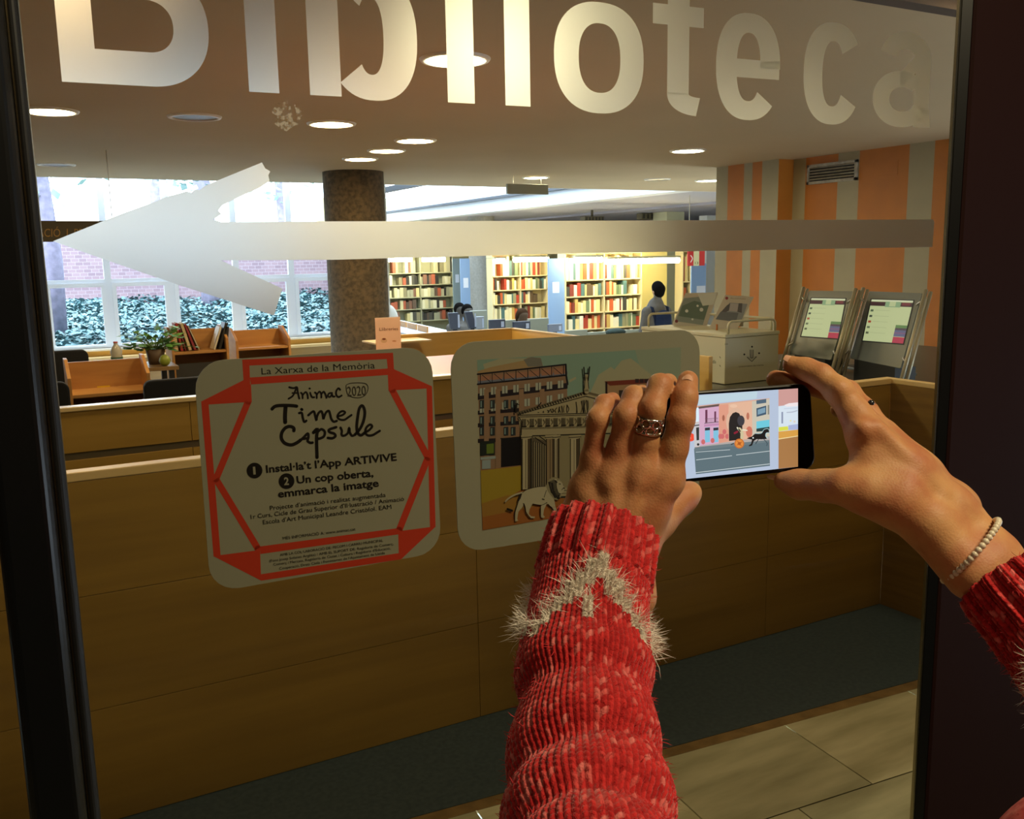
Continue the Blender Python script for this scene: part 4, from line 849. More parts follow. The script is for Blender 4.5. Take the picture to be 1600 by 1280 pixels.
m_plate = mat('grey_kiosk_metal', '6f7468', .4, .2); m_scr = ink_mat('kiosk_screen_glow', emit=1.0)
def kiosk(pl, poles, scr, lab, zbase=.93):
    bl, br = onz(*pl[3], zbase), onz(*pl[2], zbase); ux = n_((br-bl)*np.array((1, 1, 0))); back = np.cross(UZ, ux); back = back if back.dot(bl-C) > 0 else -back
    nrm = n_(-back+UZ*.42); P = [onp(*c, bl, nrm) for c in pl]
    t = empty('self_service_kiosk', bl, lab, 'kiosk', 'self-service kiosks by the striped wall')
    local(MB().prism(rrect(P, .012), -nrm*.012).build('plate', m_plate, t, bevel=.002), t)
    cx = sum(p for p in P)/4; local(MB().prism([cx+(p-cx)*.7-nrm*.012 for p in P], -nrm*.05).build('housing', mat('dark_housing', '2c2d2a', .5), t), t)
    for a, b in poles:
        A, B = onp(*a, bl+nrm*.02, nrm), onp(*b, bl+nrm*.02, nrm); d = n_(B-A); fl_ = B+d*((B[2]-Zt)/max(.05, -d[2])*1.0)
        local(MB().tube([A-nrm*.0, fl_], .011, 12).tube([A-nrm*.03, fl_-nrm*.03], .010, 12).build('pole', mat('pole_steel', 'b9b094', .5, .55), t, True), t)
        for f in (.12, .82):
            q = A+(B-A)*f; tgt = cx+ (q-cx)*.8; local(MB().tube([q, q+n_(cx-q)*.05], .006, 8).build('clamp', m_chrome, t, True), t)
    I = Ink(plane_map(bl, nrm, base=.001))
    TL, TR, BR, BL = [np.array(s, float) for s in scr]
    L2 = lambda u, v: tuple(TL*(1-u)*(1-v)+TR*u*(1-v)+BR*u*v+BL*(1-u)*v)
    rct = lambda u0, v0, u1, v1, c: I.poly([L2(u0, v0), L2(u1, v0), L2(u1, v1), L2(u0, v1)], c)
    rct(-.03, -.02, 1.03, 1.03, '0c0c0c'); rct(0, 0, 1, 1, 'b6bd8c'); rct(0, 0, 1, .035, 'c8caa8'); rct(0, .05, 1, .15, '3c2024'); rct(.35, .04, .72, .17, '7f9a72'); rct(.45, .04, .6, .15, 'b0b888'); rct(.75, .05, .95, .12, '6a2a30')
    for i, c in enumerate(('4a5a40', '3a4238', '9a3a28', '5a6448', '4a5438')): rct(.03, .24+.135*i, .10, .29+.135*i, c); rct(.14, .25+.135*i, .5, .262+.135*i, 'a4ab80')
    rct(.72, .58, 1, .65, '5a7a48'); rct(.72, .65, 1, .70, '4a3a44'); rct(.72, .70, 1, .85, '5a5a78'); rct(.72, .86, 1, 1.0, 'a83048'); rct(.72, .76, 1, .775, '8a4a6a')
    local(I.build('screen', m_scr, t), t)
    # keyboard tray
    q0 = onz(pl[3][0]-18, pl[3][1]+14, Zt+.02); q1 = q0+ux*np.linalg.norm(br-bl)*1.0; fw = -back*.0
    T = [q0, q1, q1+back*.22, q0+back*.22]
    local(MB().prism(rrect(T, .02), UZ*.018).build('tray', m_plate, t, bevel=.004), t); ti = [sum(T)/4+(p-sum(T)/4)*.84+UZ*.0185 for p in T]
    local(MB().prism(ti, UZ*.002).build('tray_mat', mat('tray_mesh', '3c3f36', .6), t), t)
    local(MB().prism([bl+ux*.05, br-ux*.05, br-ux*.05+back*.12, bl+ux*.05+back*.12], -UZ*(bl[2]-Zt-.001)).build('base', mat('dark_housing', '2c2d2a'), t), t)
kiosk([(1264, 454), (1333, 455), (1298, 563), (1234, 553)], [((1256, 449), (1224, 562)), ((1337, 451), (1300, 580))], [(1268, 466), (1321, 467), (1309, 529), (1252, 525)], 'left self-service kiosk with a lit touch screen')
kiosk([(1358, 455), (1441, 458), (1407, 576), (1328, 560)], [((1349, 450), (1313, 577)), ((1447, 453), (1409, 592))], [(1362, 468), (1427, 470), (1411, 537), (1348, 532)], 'right self-service kiosk, nearest the door jamb')
# ================================================================ FAR LIBRARY
FZ = -.45
m_shelfg = mat('grey_green_shelf', 'a9a98c', .5); m_shelfc = mat('cream_shelf', 'd9c99a', .5); m_blue = mat('blue_end_panel', '7f9cc4', .5); m_strip = mat('strip_lamp', (1.0, .86, .52), emit=LP['strip'])
BC = {}
def bookcase(px0, px1, Y, ys, ztop, ms, cols, lab, blab, grp, wmin, wmax, seed, nbook=True, fill=.93, dep=.28, div=1):
    """ys: pixel rows of the visible shelf boards at px0."""
    rr = random.Random(seed); x0, x1 = ony(px0, 450, Y)[0], ony(px1, 450, Y)[0]; t = empty('bookcase', (x0, Y, FZ), lab, 'bookcase')
    zs = [ony(px0, y, Y)[2] for y in ys]; pitch = zs[0]-zs[1]
    while zs[-1]-pitch > FZ+.1: zs.append(zs[-1]-pitch)
    part(MB().box((x0, Y+dep, FZ), (x1, Y+dep+.02, ztop)), 'back_panel', ms, t)
    for x in np.linspace(x0, x1, div+1): part(MB().box((x-.012, Y, FZ), (x+.012, Y+dep, ztop)), 'side_panel', ms, t)
    part(MB().box((x0, Y, ztop-.02), (x1, Y+dep, ztop)), 'top_panel', ms, t)
    for z in zs: part(MB().box((x0, Y, z-.022), (x1, Y+dep, z)), 'shelf', ms, t)
    k = 0
    for si, z in enumerate(zs[:5]):
        x = x0+.02
        top = (ztop if si == 0 else zs[si-1]-.022)-z
        while x < x1-.08:
            if any(x < dv+.014 and x+wmax > dv-.014 for dv in np.linspace(x0, x1, div+1)[1:-1]): x = min(dv for dv in np.linspace(x0, x1, div+1)[1:-1] if dv+.014 > x)+.016
            if rr.random() > fill: x += rr.uniform(.06, .22); continue
            w_ = rr.uniform(wmin, wmax); h_ = min(top-.02, rr.uniform(.62, .92)*top); c = rr.choice(cols)
            key = (c,)
            if key not in BC:
                me = MB().box((0, 0, 0), (1, 1, 1)).build('book', mat('cover_'+c, c, .55)); BC[key] = me.data; bpy.data.objects.remove(me)
            o = bpy.data.objects.new('book', BC[key]); COL.objects.link(o); o.location = (x, Y+.015+rr.uniform(0, .04), z); o.scale = (w_, .19, h_)
            tag(o, '%s book, %s third, %s' % (CN.get(c, 'pale'), ('left', 'middle', 'right')[min(2, int(3*(x-x0)/(x1-x0)))], blab[min(si, len(blab)-1)]), 'book', grp); k += 1; x += w_+.002
    return x0, x1, t
order = ('top', 'second', 'third', 'fourth', 'fifth')
CN = {'e6dcb4': 'cream', 'd8c68c': 'straw', 'c9b478': 'tan', 'b4562c': 'rust', 'a33a28': 'red', '5c4a34': 'brown', '3a3a34': 'charcoal', 'd9d4c0': 'off-white', '8d8a6a': 'olive', '4a6a6a': 'teal', 'c2a25a': 'ochre', '7c3328': 'maroon', 'efe8cc': 'ivory', '6a7a5a': 'green', 'd5d2b6': 'cream', 'b9b494': 'beige', 'a3573f': 'rust', '5a4b40': 'brown', '2d2c2a': 'black', 'c9c39c': 'straw', '8a8468': 'olive', '4a4a44': 'charcoal', 'cabf8a': 'yellowish', '7d5a4a': 'reddish-brown', '9a9a82': 'grey', 'c2703a': 'orange'}
def bl_(s): return ['%s visible shelf of %s' % (o, s) for o in order]
warm = ['e6dcb4', 'd8c68c', 'c9b478', 'efe8cc', 'e6dcb4', 'd9d4c0', 'd8c68c', 'b4562c', 'a33a28', '5c4a34', '3a3a34', 'd9d4c0', '8d8a6a', '4a6a6a', 'c2a25a', '7c3328', 'efe8cc', '6a7a5a']
gry = ['d5d2b6', 'b9b494', 'a3573f', '5a4b40', '2d2c2a', 'c9c39c', '8a8468', '4a4a44', 'cabf8a', '7d5a4a', '9a9a82']
xL0, xL1, tL = bookcase(604, 709, 22.8, (427.5, 446.5, 466, 485), 1.66, m_shelfg, gry, 'far left grey-green bookcase beside the brown column', bl_('the far left grey-green bookcase'), 'books on the far left bookcase', .055, .11, 11, fill=.84, div=2)
xM0, xM1, tM = bookcase(770, 856, 19.0, (432, 454, 476, 501), 1.62, m_shelfc, warm, 'cream bookcase between the grey column and the blue panel', bl_('the cream middle bookcase'), 'books on the middle bookcase', .04, .085, 12, fill=.97, div=2)
xR0, xR1, tR = bookcase(884, 1002, 15.3, (438, 464, 490, 516), 1.60, m_shelfc, warm, 'large cream bookcase right of the blue panel', bl_('the large cream right bookcase'), 'books on the right bookcase', .04, .095, 13, fill=.97, div=2)
bookcase(1067, 1080, 15.5, (440, 466, 492), 1.6, m_shelfc, ['b4562c', 'a33a28', 'd8c68c', '5c4a34', 'c2703a'], 'narrow strip of bookcase beside the blue panel at right', bl_('the narrow right bookcase'), 'books on the narrow bookcase', .03, .05, 14, dep=.25)
def endp(px0, px1, Y, z0, z1, m, lab, d=.03, note=None):
    a, b = ony(px0, 450, Y)[0], ony(px1, 450, Y)[0]; t = empty('end_panel', (a, Y, FZ), lab, 'shelf end panel')
    part(MB().box((a, Y, z0), (b, Y+d, z1)), 'panel', m, t, .004)
    if note:
        P = ony(note[0], note[1], Y-.004), ony(note[2], note[3], Y-.004); part(MB().box((P[0][0], Y-.003, P[1][2]), (P[1][0], Y, P[0][2])), 'notice', mat('paper', 'd5dae8', .6), t)
endp(857, 882, 15.2, FZ, ony(870, 404, 15.2)[2], m_blue, 'sky-blue shelf end panel with a white notice, in the middle', .03, (863.5, 441, 874, 457.5))
endp(720, 735, 20, FZ, ony(725, 404, 20)[2], m_blue, 'blue shelf end panel left of the grey column', .03, (724, 434.5, 732, 449.5))
endp(708, 721, 21.5, FZ, ony(712, 404, 21.5)[2], mat('grey_blue_panel', '8a9898', .5), 'grey-green shelf end panel beside the far left bookcase', .03, (711.5, 429, 717.5, 441.5))
endp(1080, 1103, 14.2, FZ, ony(1090, 412, 14.2)[2], m_blue, 'blue shelf end panel below the red sign', .03, (1089, 447, 1102, 458))
endp(1041, 1068, 16.5, FZ, zW_-.051, mat('grey_pillar', 'a3a48e', .7), 'square grey pillar right of the bright wall', .5)
endp(1103, 1119, 18.0, FZ, zW_-.051, mat('white_pier', 'eef0ee', .5), 'bright white pier at the edge of the striped wall', .3)
endp(1003, 1042, 15.9, FZ, 1.62, mat('yellow_lit_wall', 'e0cf86', .6), 'plain pale yellow panel behind the standing man', .05)
# strip lamps above the shelves
def strip(px0, px1, py, Y, lab):
    a, b = ony(px0, py, Y), ony(px1, py, Y); t = empty('strip_light', ((a+b)/2), lab, 'shelf light', 'strip lights above the bookcases')
    z = a[2]; part(MB().tube([(a[0], Y, z), (b[0], Y, z)], .055, 12), 'tube', m_strip, t, smooth=True)
    part(MB().box((a[0]-.02, Y-.05, z+.05), (b[0]+.02, Y+.05, z+.09)), 'housing', mat('lamp_housing', 'b9b08a', .5), t)
    part(MB().box(((a[0]+b[0])/2-.02, Y, z+.05), ((a[0]+b[0])/2+.02, Y+.6, z+.08)), 'bracket', mat('lamp_housing', 'b9b08a'), t)
strip(607, 643, 406, 22.2, 'left strip light above the far left bookcase'); strip(660, 695, 406, 22.2, 'right strip light above the far left bookcase')
strip(772, 788, 408, 18.5, 'short strip light beside the grey column'); strip(803, 856, 406, 18.5, 'strip light above the cream middle bookcase')
strip(898, 940, 406.5, 14.8, 'left strip light above the large right bookcase'); strip(948, 1060, 409, 14.9, 'long strip light above the large right bookcase')
# red and white hanging sign
a, b = ony(1075, 395, 12.5), ony(1101, 415, 12.5); rs = empty('fire_sign', (a[0], 12.5, zW_), 'red and white sign hanging near the striped wall', 'sign')
w3 = (b[0]-a[0])/3
for i, mm in enumerate((mat('sign_red', 'c01f1a', .5), mat('sign_cream', 'd8d3a0', .5), mat('sign_red', 'c01f1a'))): part(MB().box((a[0]+w3*i, 12.5, b[2]), (a[0]+w3*(i+1), 12.52, a[2]+.10)), 'panel', mm, rs)
part(MB().tube([(a[0]+.03, 12.51, a[2]+.1), (a[0]+.03, 12.51, zW_)], .006, 6), 'rod', m_chrome, rs)
I = Ink(plane_map((0, 12.498, 0), (0, -1, 0))); I.stroke([(1079, 399), (1082, 404), (1079, 410)], 1.3, 'f0e8e0'); I.text('13', (1086, 413), (1091, 413), 4, '3a3420'); local(I.build('marks', m_ink, rs), rs)
for px0, px1, py0, py1, lab in ((1003, 1040, 333, 343, 'dark wall speaker on the right under the high ceiling'), (914, 944, 338, 346, 'dark ceiling speaker partly behind the arrow')):
    a, b = ony(px0, py0, 17), ony(px1, py1, 17); t = empty('ceiling_speaker', a, lab, 'speaker', 'dark boxes under the high ceiling'); mk = mat('speaker_dark', '4a4638', .6)
    part(MB().box((a[0], 17, b[2]), (b[0], 17.2, a[2])), 'body', mk, t, .01)
    for i in range(6): x = a[0]+(b[0]-a[0])*(i+.5)/6; part(MB().box((x-.015, 16.985, b[2]+.02), (x+.015, 17, a[2]-.02)), 'grille_bar', m_black, t)
    part(MB().box(((a[0]+b[0])/2-.02, 17.08, a[2]), ((a[0]+b[0])/2+.02, 17.12, zW_)), 'mount', mk, t)
# reading desk with dividers, computers, lamp
def ds(px, py, z): return onz(px, py, z)
zd = .30
dA, dB, = ds(628, 501, zd), ds(702, 517, zd)
rd = empty('reading_desk', (dA[0], dA[1], FZ), 'long reading desk with white edge and wooden dividers behind the leaflet holder', 'desk')
u = n_((dB-dA)*np.array((1, 1, 0))); bk = np.array((-u[1], u[0], 0)); bk = bk if bk[1] > 0 else -bk
part(MB().prism([dA-u*.1, dB+u*.2, dB+u*.2+bk*.8, dA-u*.1+bk*.8], UZ*-.03), 'top', mat('pale_blue_top', 'b4bccd', .4), rd)
part(MB().prism([dA-u*.1-bk*.01, dB+u*.2-bk*.01, dB+u*.2, dA-u*.1], UZ*-.05), 'front_edge', mat('white_edge', 'eef0f4', .4), rd)
L_ = np.linalg.norm(dB-dA)
for i in range(5):
    s = dA+u*(L_*(i/4.6)); part(MB().prism([s+bk*.42, s+u*L_*.18+bk*.42, s+u*L_*.18+bk*.45, s+bk*.45], UZ*.10), 'divider', m_cart, rd)
for k in (0, 1): q = dA+u*(L_*k*.9+.1)+bk*.3; part(MB().tube([q, q*np.array((1, 1, 0))+UZ*FZ], .03, 8), 'leg', m_chrome, rd)
def monitor(px0, py0, px1, py1, Y, lab, m, tilt=0.):
    a, b = ony(px0, py0, Y), ony(px1, py1, Y); t = empty('monitor', a, lab, 'monitor'); w_ = b[0]-a[0]
    part(MB().prism([(a[0]+tilt, Y, a[2]), (b[0]+tilt, Y, a[2]), (b[0], Y, b[2]), (a[0], Y, b[2])], (0, .05, 0)), 'housing', m, t, .006)
    c = (a[0]+b[0])/2; part(MB().box((c-.03, Y+.02, b[2]-.12), (c+.03, Y+.04, b[2]+.02)), 'stand', m_black, t); part(MB().box((c-.12, Y-.08, b[2]-.14), (c+.12, Y+.12, b[2]-.12)), 'foot', m_black, t)
    zt_ = b[2]-.141; dk_ = empty('computer_desk', (c, Y, FZ), 'small grey desk under the '+lab.split(' beside')[0].split(' by ')[0].split(' in front')[0].split(' left')[0], 'desk')
    part(MB().box((c-.13, Y-.12, zt_-.03), (c+.13, Y+.16, zt_)), 'top', mat('grey_desk_screen', '8f9488', .6), dk_)
    for q in (-.125, .105): part(MB().box((c+q, Y-.10, FZ), (c+q+.02, Y+.14, zt_-.03)), 'side_panel', mat('grey_desk_screen', '8f9488', .6), dk_)
    part(MB().box((a[0]+w_*.72, Y-.004, b[2]+.02), (a[0]+w_*.9, Y, a[2]-.03)), 'light_strip', mat('pale_bluish', 'aab6d2', .4), t)
m_mon = mat('navy_grey_case', '343c50', .4)
monitor(704, 489, 720, 514, 11.6, 'dark computer with pale edge by the reading desk', m_mon, -.03); monitor(733, 487, 745, 513, 11.8, 'slim dark computer seen at an angle left of the grey column', m_mon, -.06)
monitor(745, 495, 757, 514, 12.2, 'computer just left of the grey column', mat('grey_case', '8a919c', .4)); monitor(765, 500, 790, 513, 11.2, 'low computer with lilac top at the grey column', m_mon)
monitor(803, 503, 829, 515, 11.0, 'dark computer in front of the long-haired reader', m_mon); monitor(858, 507, 879, 518, 10.6, 'computer at the foot of the blue end panel', mat('grey_blue_case', '6a7488', .4))
# grey desk screens
def screen(px0, py0, px1, py1, Y, lab):
    a, b = ony(px0, py0, Y), ony(px1, py1, Y); t = tag(box('desk_screen', (a[0], Y, FZ), (b[0], Y+.04, a[2]), mat('grey_desk_screen', '8f9488', .6), bevel=.006), lab, 'desk screen'); return t
screen(735, 486, 762, 520, 12.6, 'grey desk screen behind the computers'); screen(783, 501, 858, 530, 12.0, 'grey desk screen in front of the middle bookcase'); screen(884, 517, 918, 530, 11.5, 'low grey desk screen below the large bookcase')
screen(918, 520, 1000, 532, 11.8, 'low dark desk edge below the large bookcase')
gc = empty('grey_armchair', ony(618, 505, 12.5), 'curved pale grey chair back beside the brown column', 'chair')
a = ony(608, 500, 12.5); part(MB().sphere((a[0], 12.5, a[2]-.12), (.16, .1, .34), 20, 14), 'backrest', mat('pale_grey_fabric', 'b5b2a8', .8), gc, smooth=True); part(MB().box((a[0]-.2, 12.1, FZ+.4), (a[0]+.2, 12.5, FZ+.48)), 'seat', mat('pale_grey_fabric', 'b5b2a8'), gc, .02)
for dx in (-.17, .17):
    for y in (12.15, 12.45): part(MB().tube([(a[0]+dx, y, FZ), (a[0]+dx, y, FZ+.42)], .015, 8), 'leg', m_chrome, gc)
m_hair = mat('black_hair', '0c0a09', .9, spec=.05); m_hairb = mat('brown_hair', '3c2a1c', .9, spec=.05); m_skinf = mat('far_skin', 'b58a6c', .6)
m_jkt = mat('grey_jacket', '5c5854', .95, spec=.1, noise=.1, scale=20); m_bag = mat('navy_backpack', '1c2438', .9, spec=.1, noise=.1, scale=20)
def seated(px, py, Y, lab, hair, cloth, long=False):
    h = ony(px, py, Y); t = empty('person', (h[0], Y, FZ), lab, 'person'); v = lambda x, y, z: (h[0]+x, Y+y, h[2]+z)
    local(sdf('body', [(.04, [(v(0, 0, -.02), v(0, -.01, .04), .075, .085), (v(0, .01, -.18), v(0, 0, -.05), .055, .05), (v(-.17, .01, -.26), v(.17, .01, -.26), .065, .065), (v(0, .02, -.3), v(0, .06, -.68), .14, .15),
        (v(-.18, 0, -.28), v(-.23, -.05, -.52), .05, .042), (v(-.23, -.05, -.52), v(-.1, -.28, -.55), .04, .032), (v(.18, 0, -.28), v(.23, -.05, -.52), .05, .042), (v(.23, -.05, -.52), v(.1, -.28, -.55), .04, .032),
        (v(-.09, .02, -.72), v(-.1, -.38, -.70), .08, .065), (v(.09, .02, -.72), v(.1, -.38, -.70), .08, .065), (v(-.1, -.38, -.70), v(-.1, -.36, -1.05), .06, .045), (v(.1, -.38, -.70), v(.1, -.36, -1.05), .06, .045)], 0)], .014, cloth, t), t)
    hp = [(v(0, .015, .03), v(0, .0, .05), .092, .09)]+([(v(.0, .05, .0), v(.03, .07, -.26), .08, .05)] if long else []); local(sdf('hair', [(.02, hp, 0)], .01, hair, t), t)
    ch = MB().box((h[0]-.2, Y-.2, FZ+.40), (h[0]+.2, Y+.18, FZ+.45)); return t
seated(816, 496, 11.9, 'person with long brown hair seated below the middle bookcase', m_hairb, mat('brown_jumper', '5a4838', .8), True)
seated(718, 486, 13.6, 'dark-haired person seated, left one of two heads beside the grey column', m_hair, m_jkt); seated(730, 488.5, 13.2, 'dark-haired person seated, right one of two heads beside the grey column', m_hair, m_jkt)
tag(MB().sphere(ony(962, 519, 11.5), (.17, .12, .06), 16, 10).build('beanie', mat('dark_green_wool', '20302a', .9), None, True), 'dark rounded hat lying on the desk left of the standing man', 'hat')
# standing man with a backpack, back turned
Ym = 10.7; hd = ony(1029, 454, Ym); FZm = FZ
t = empty('person', (hd[0], Ym, FZm), 'man in grey jacket and navy backpack standing by the shelves, back turned', 'person')
v = lambda x, y, z: (hd[0]+x, Ym+y, hd[2]+z)
lg = FZm-hd[2]
body = [(.035, [(v(-.02, .02, -.17), v(0, .01, -.07), .062, .055), (v(-.17, .04, -.30), v(.15, .03, -.30), .075, .075), (v(-.02, .04, -.30), v(-.05, .0, -.62), .15, .15), (v(-.04, .0, -.60), v(-.04, .02, -.78), .15, .155),
    (v(-.20, .03, -.31), v(-.27, .02, -.60), .062, .052), (v(-.27, .02, -.60), v(-.18, .24, -.72), .05, .038), (v(.18, .03, -.31), v(.24, .04, -.60), .062, .05), (v(.24, .04, -.60), v(.15, .26, -.70), .048, .038), (v(-.03, .06, -.19), v(.02, .04, -.19), .08, .08)], 0)]
local(sdf('jacket', body, .013, m_jkt, t), t)
local(sdf('legs', [(.02, [(v(-.13, .02, -.80), v(-.13, .0, lg*.5-.35), .09, .075), (v(-.13, .0, lg*.5-.35), v(-.13, .02, lg+.08), .07, .05), (v(-.13, .02, lg+.04), v(-.13, .18, lg+.035), .045, .035)], 0), (.02, [(v(.05, .02, -.80), v(.07, .0, lg*.5-.35), .09, .075), (v(.07, .0, lg*.5-.35), v(.07, .02, lg+.08), .07, .05), (v(.07, .02, lg+.04), v(.07, .18, lg+.035), .045, .035)], .02)], .014, mat('dark_trousers', '23252c', .9), t), t)
local(sdf('head', [(.02, [(v(0, .02, .0), v(0, .03, .03), .078, .082), (v(.01, .05, -.07), v(.02, .07, -.05), .05, .055), (v(.085, .01, -.02), v(.09, .01, -.03), .018, .014), (v(-.082, .01, -.02), v(-.086, .01, -.03), .018, .014), (v(.02, .12, -.02), v(.02, .125, -.03), .012, .015), (v(0, .02, -.14), v(0, .02, -.04), .05, .05)], 0)], .007, m_skinf, t), t)
local(sdf('hair', [(.02, [(v(0, .0, .02), v(0, .02, .05), .092, .088), (v(0, -.02, -.03), v(0, -.03, .02), .075, .08)], 0)], .008, m_hair, t), t)
bpk = [(.03, [(v(-.03, -.16, -.38), v(-.04, -.17, -.62), .11, .125), (v(-.05, -.21, -.50), v(-.05, -.21, -.60), .08, .085)], 0)]
bk_ = local(sdf('backpack', bpk, .012, m_bag, t), t)
local(MB().tube([v(-.10, -.10, -.62), v(-.13, -.10, -.40), v(-.14, -.04, -.25), v(-.13, .06, -.22)], .022, 8).tube([v(.06, -.10, -.62), v(.11, -.10, -.40), v(.13, -.04, -.25), v(.12, .06, -.22)], .022, 8).build('strap', m_bag, t, True), t)

# ================================================================ PHONE
Pc = [onr(1000, 612, .672), onr(1271, 600, .715), onr(1271, 732, .715), onr(1000, 768, .672)]
# best rigid rectangle through those corners
pc = sum(Pc)/4; pu = n_((Pc[1]-Pc[0])+(Pc[2]-Pc[3])); pv = (Pc[0]-Pc[3])+(Pc[1]-Pc[2]); pv = n_(pv-pu*pv.dot(pu)); pn = np.cross(pu, pv)
if (C-pc).dot(pn) < 0: pn = -pn
PR = onp(1271, 666, pc, pn); pr = (PR-pc).dot(pu); ph = (onp(1257, 599, pc, pn)-onp(1257, 735, pc, pn)).dot(pv)/2*1.0; PLEN = .140; pcv = ((onp(1257, 599, pc, pn)+onp(1257, 735, pc, pn))/2-pc).dot(pv)
PO = pc+pu*(pr-PLEN/2)+pv*pcv
print('phone half height', ph, 'left end', PO-pu*PLEN/2)
pp = lambda a, b, c=0.: PO+pu*a+pv*b+pn*c
ph_ = empty('smartphone', PO, 'black smartphone held up in both hands, its screen lit', 'phone')
rim = rrect([pp(-PLEN/2, ph), pp(PLEN/2, ph), pp(PLEN/2, -ph), pp(-PLEN/2, -ph)], .0105, 8)
local(MB().prism([q-pn*.0075 for q in rim], pn*.0075).build('body', mat('phone_black', '030303', .35, spec=.2), ph_, bevel=.0016), ph_)
gl_ = rrect([pp(-PLEN/2+.0016, ph-.0016), pp(PLEN/2-.0016, ph-.0016), pp(PLEN/2-.0016, -ph+.0016), pp(-PLEN/2+.0016, -ph+.0016)], .009, 8)
local(MB().prism(gl_, pn*.0004).build('front_glass', mat('phone_glass', '010101', .2, spec=.12), ph_), ph_)
m_lcd = ink_mat('phone_screen_glow', emit=1.0)
I = Ink(plane_map(PO, pn, 1060, 590, 6.957, lift=.000003, base=.0006))
I.poly([(-60, 215), (190, 190), (1300, 118), (1300, 970), (20, 1110), (-75, 1122)], 'b4c2d8')
I.poly([(190, 200), (860, 150), (850, 230), (190, 300)], 'bcd3de'); I.poly([(-75, 860), (70, 880), (85, 1102), (-75, 1122)], 'caa070')
# right strip: room seen by the phone
I.poly([(1088, 132), (1300, 118), (1300, 970), (1088, 992)], 'd5e2ee'); I.poly([(1088, 132), (1300, 118), (1300, 285), (1088, 312)], 'cc9a94'); I.poly([(1150, 300), (1200, 280), (1300, 270), (1300, 310), (1180, 318)], 'f0e4e6')
I.poly([(1120, 375), (1138, 373), (1138, 498), (1120, 500)], '8a94ae'); I.stroke([(1180, 380), (1240, 375), (1290, 360)], 12, 'b4bccc'); I.stroke([(1150, 340), (1290, 330)], 8, 'c5cde0')
I.poly([(1090, 540), (1190, 530), (1196, 572), (1090, 585)], 'd8dc50'); I.poly([(1195, 520), (1300, 505), (1300, 565), (1195, 572)], 'a9b4d8'); I.disc(1220, 470, 9, 'e8dc90'); I.disc(1262, 480, 12, 'e0d0c0')
I.poly([(1088, 588), (1300, 566), (1300, 635), (1088, 668)], 'd9a04a'); I.poly([(1088, 664), (1300, 632), (1300, 640), (1088, 674)], 'f2dca0'); I.poly([(1088, 674), (1300, 640), (1300, 970), (1088, 992)], 'a87848')
I.disc(135, 650, 45, 'f04a30', n=24); I.stroke([(118, 640), (135, 660)], 6, 'f8c0b0')
# the street picture
I.poly([(175, 312), (990, 225), (995, 960), (190, 1052)], 'd9a890')
I.poly([(180, 330), (225, 326), (225, 480), (165, 490)], 'd8ecf6'); I.poly([(160, 500), (235, 480), (240, 745), (175, 760)], 'c8c6c8'); I.poly([(192, 545), (225, 540), (225, 680), (198, 685)], '2e3234'); I.disc(215, 728, 14, '2a2a2e'); I.stroke([(165, 525), (240, 515)], 14, '5c5c62')
I.poly([(222, 330), (440, 300), (440, 720), (235, 745)], 'd3a8c4'); I.poly([(215, 318), (445, 288), (445, 312), (222, 340)], '64524e'); I.poly([(440, 300), (545, 290), (545, 690), (440, 715)], 'dd9a82')
I.poly([(292, 352), (316, 350), (316, 490), (292, 492)], '6a3550'); I.poly([(390, 370), (410, 368), (410, 485), (390, 486)], '6a3550'); I.stroke([(285, 498), (435, 482)], 7, '50404c'); I.stroke([(290, 450), (430, 440)], 4, '6a5460')
for i in range(9): I.stroke([(295+16*i, 450-i), (295+16*i, 495-1.5*i)], 3, '6a5460')
for x in (288, 380): I.poly([(x, 545), (x+55, 540), (x+55, 700), (x, 708)], '7fc0dc'); I.poly([(x, 548), (x+55, 543), (x+55, 572), (x, 577)], '2e2a34')
I.poly([(280, 510), (440, 495), (440, 520), (280, 535)], 'c08ab0')
for q in ((270, 700), (372, 685), (478, 640), (500, 590), (530, 640), (455, 640)): I.disc(q[0], q[1], 22, 'cc6a6a', r2=28)
I.poly([(545, 285), (800, 255), (805, 660), (545, 690)], 'e2b498'); I.disc(490, 440, 14, 'a46450', r2=34); I.disc(755, 420, 16, 'b8705a', r2=40); I.disc(770, 590, 36, 'cc7460', r2=60); I.disc(600, 310, 40, 'e8c0a4', r2=20)
I.disc(625, 480, 108, 'dcb49a', r2=150); I.poly([(550, 690), (548, 500), (560, 430), (590, 388), (625, 375), (660, 390), (685, 440), (695, 520), (695, 675)], '1e1a1e')
I.poly([(800, 258), (990, 232), (992, 665), (805, 680)], 'c9c2b0'); I.poly([(848, 248), (955, 232), (955, 275), (848, 290)], '4c6478'); I.poly([(848, 335), (955, 305), (955, 400), (850, 428)], '3c566c'); I.poly([(862, 350), (945, 325), (945, 380), (862, 405)], '7a9cb0'); I.poly([(970, 300), (988, 298), (988, 400), (970, 404)], '8a8a80')
I.poly([(848, 478), (990, 458), (990, 540), (848, 556)], '6cc8dc'); I.poly([(848, 556), (990, 535), (990, 580), (848, 590)], '1e3c3e')
I.poly([(240, 742), (990, 640), (990, 690), (175, 780)], 'b0a8a4'); I.poly([(170, 775), (990, 685), (995, 960), (190, 1052)], '5c7078'); I.poly([(175, 760), (600, 715), (990, 680), (990, 700), (180, 800)], '6a7a80')
for a, b, w_ in (((190, 812), (560, 785), 5), ((195, 896), (580, 850), 6), ((630, 842), (990, 800), 6), ((190, 1035), (990, 940), 7)): I.stroke([a, b], w_, 'cdd6d8')
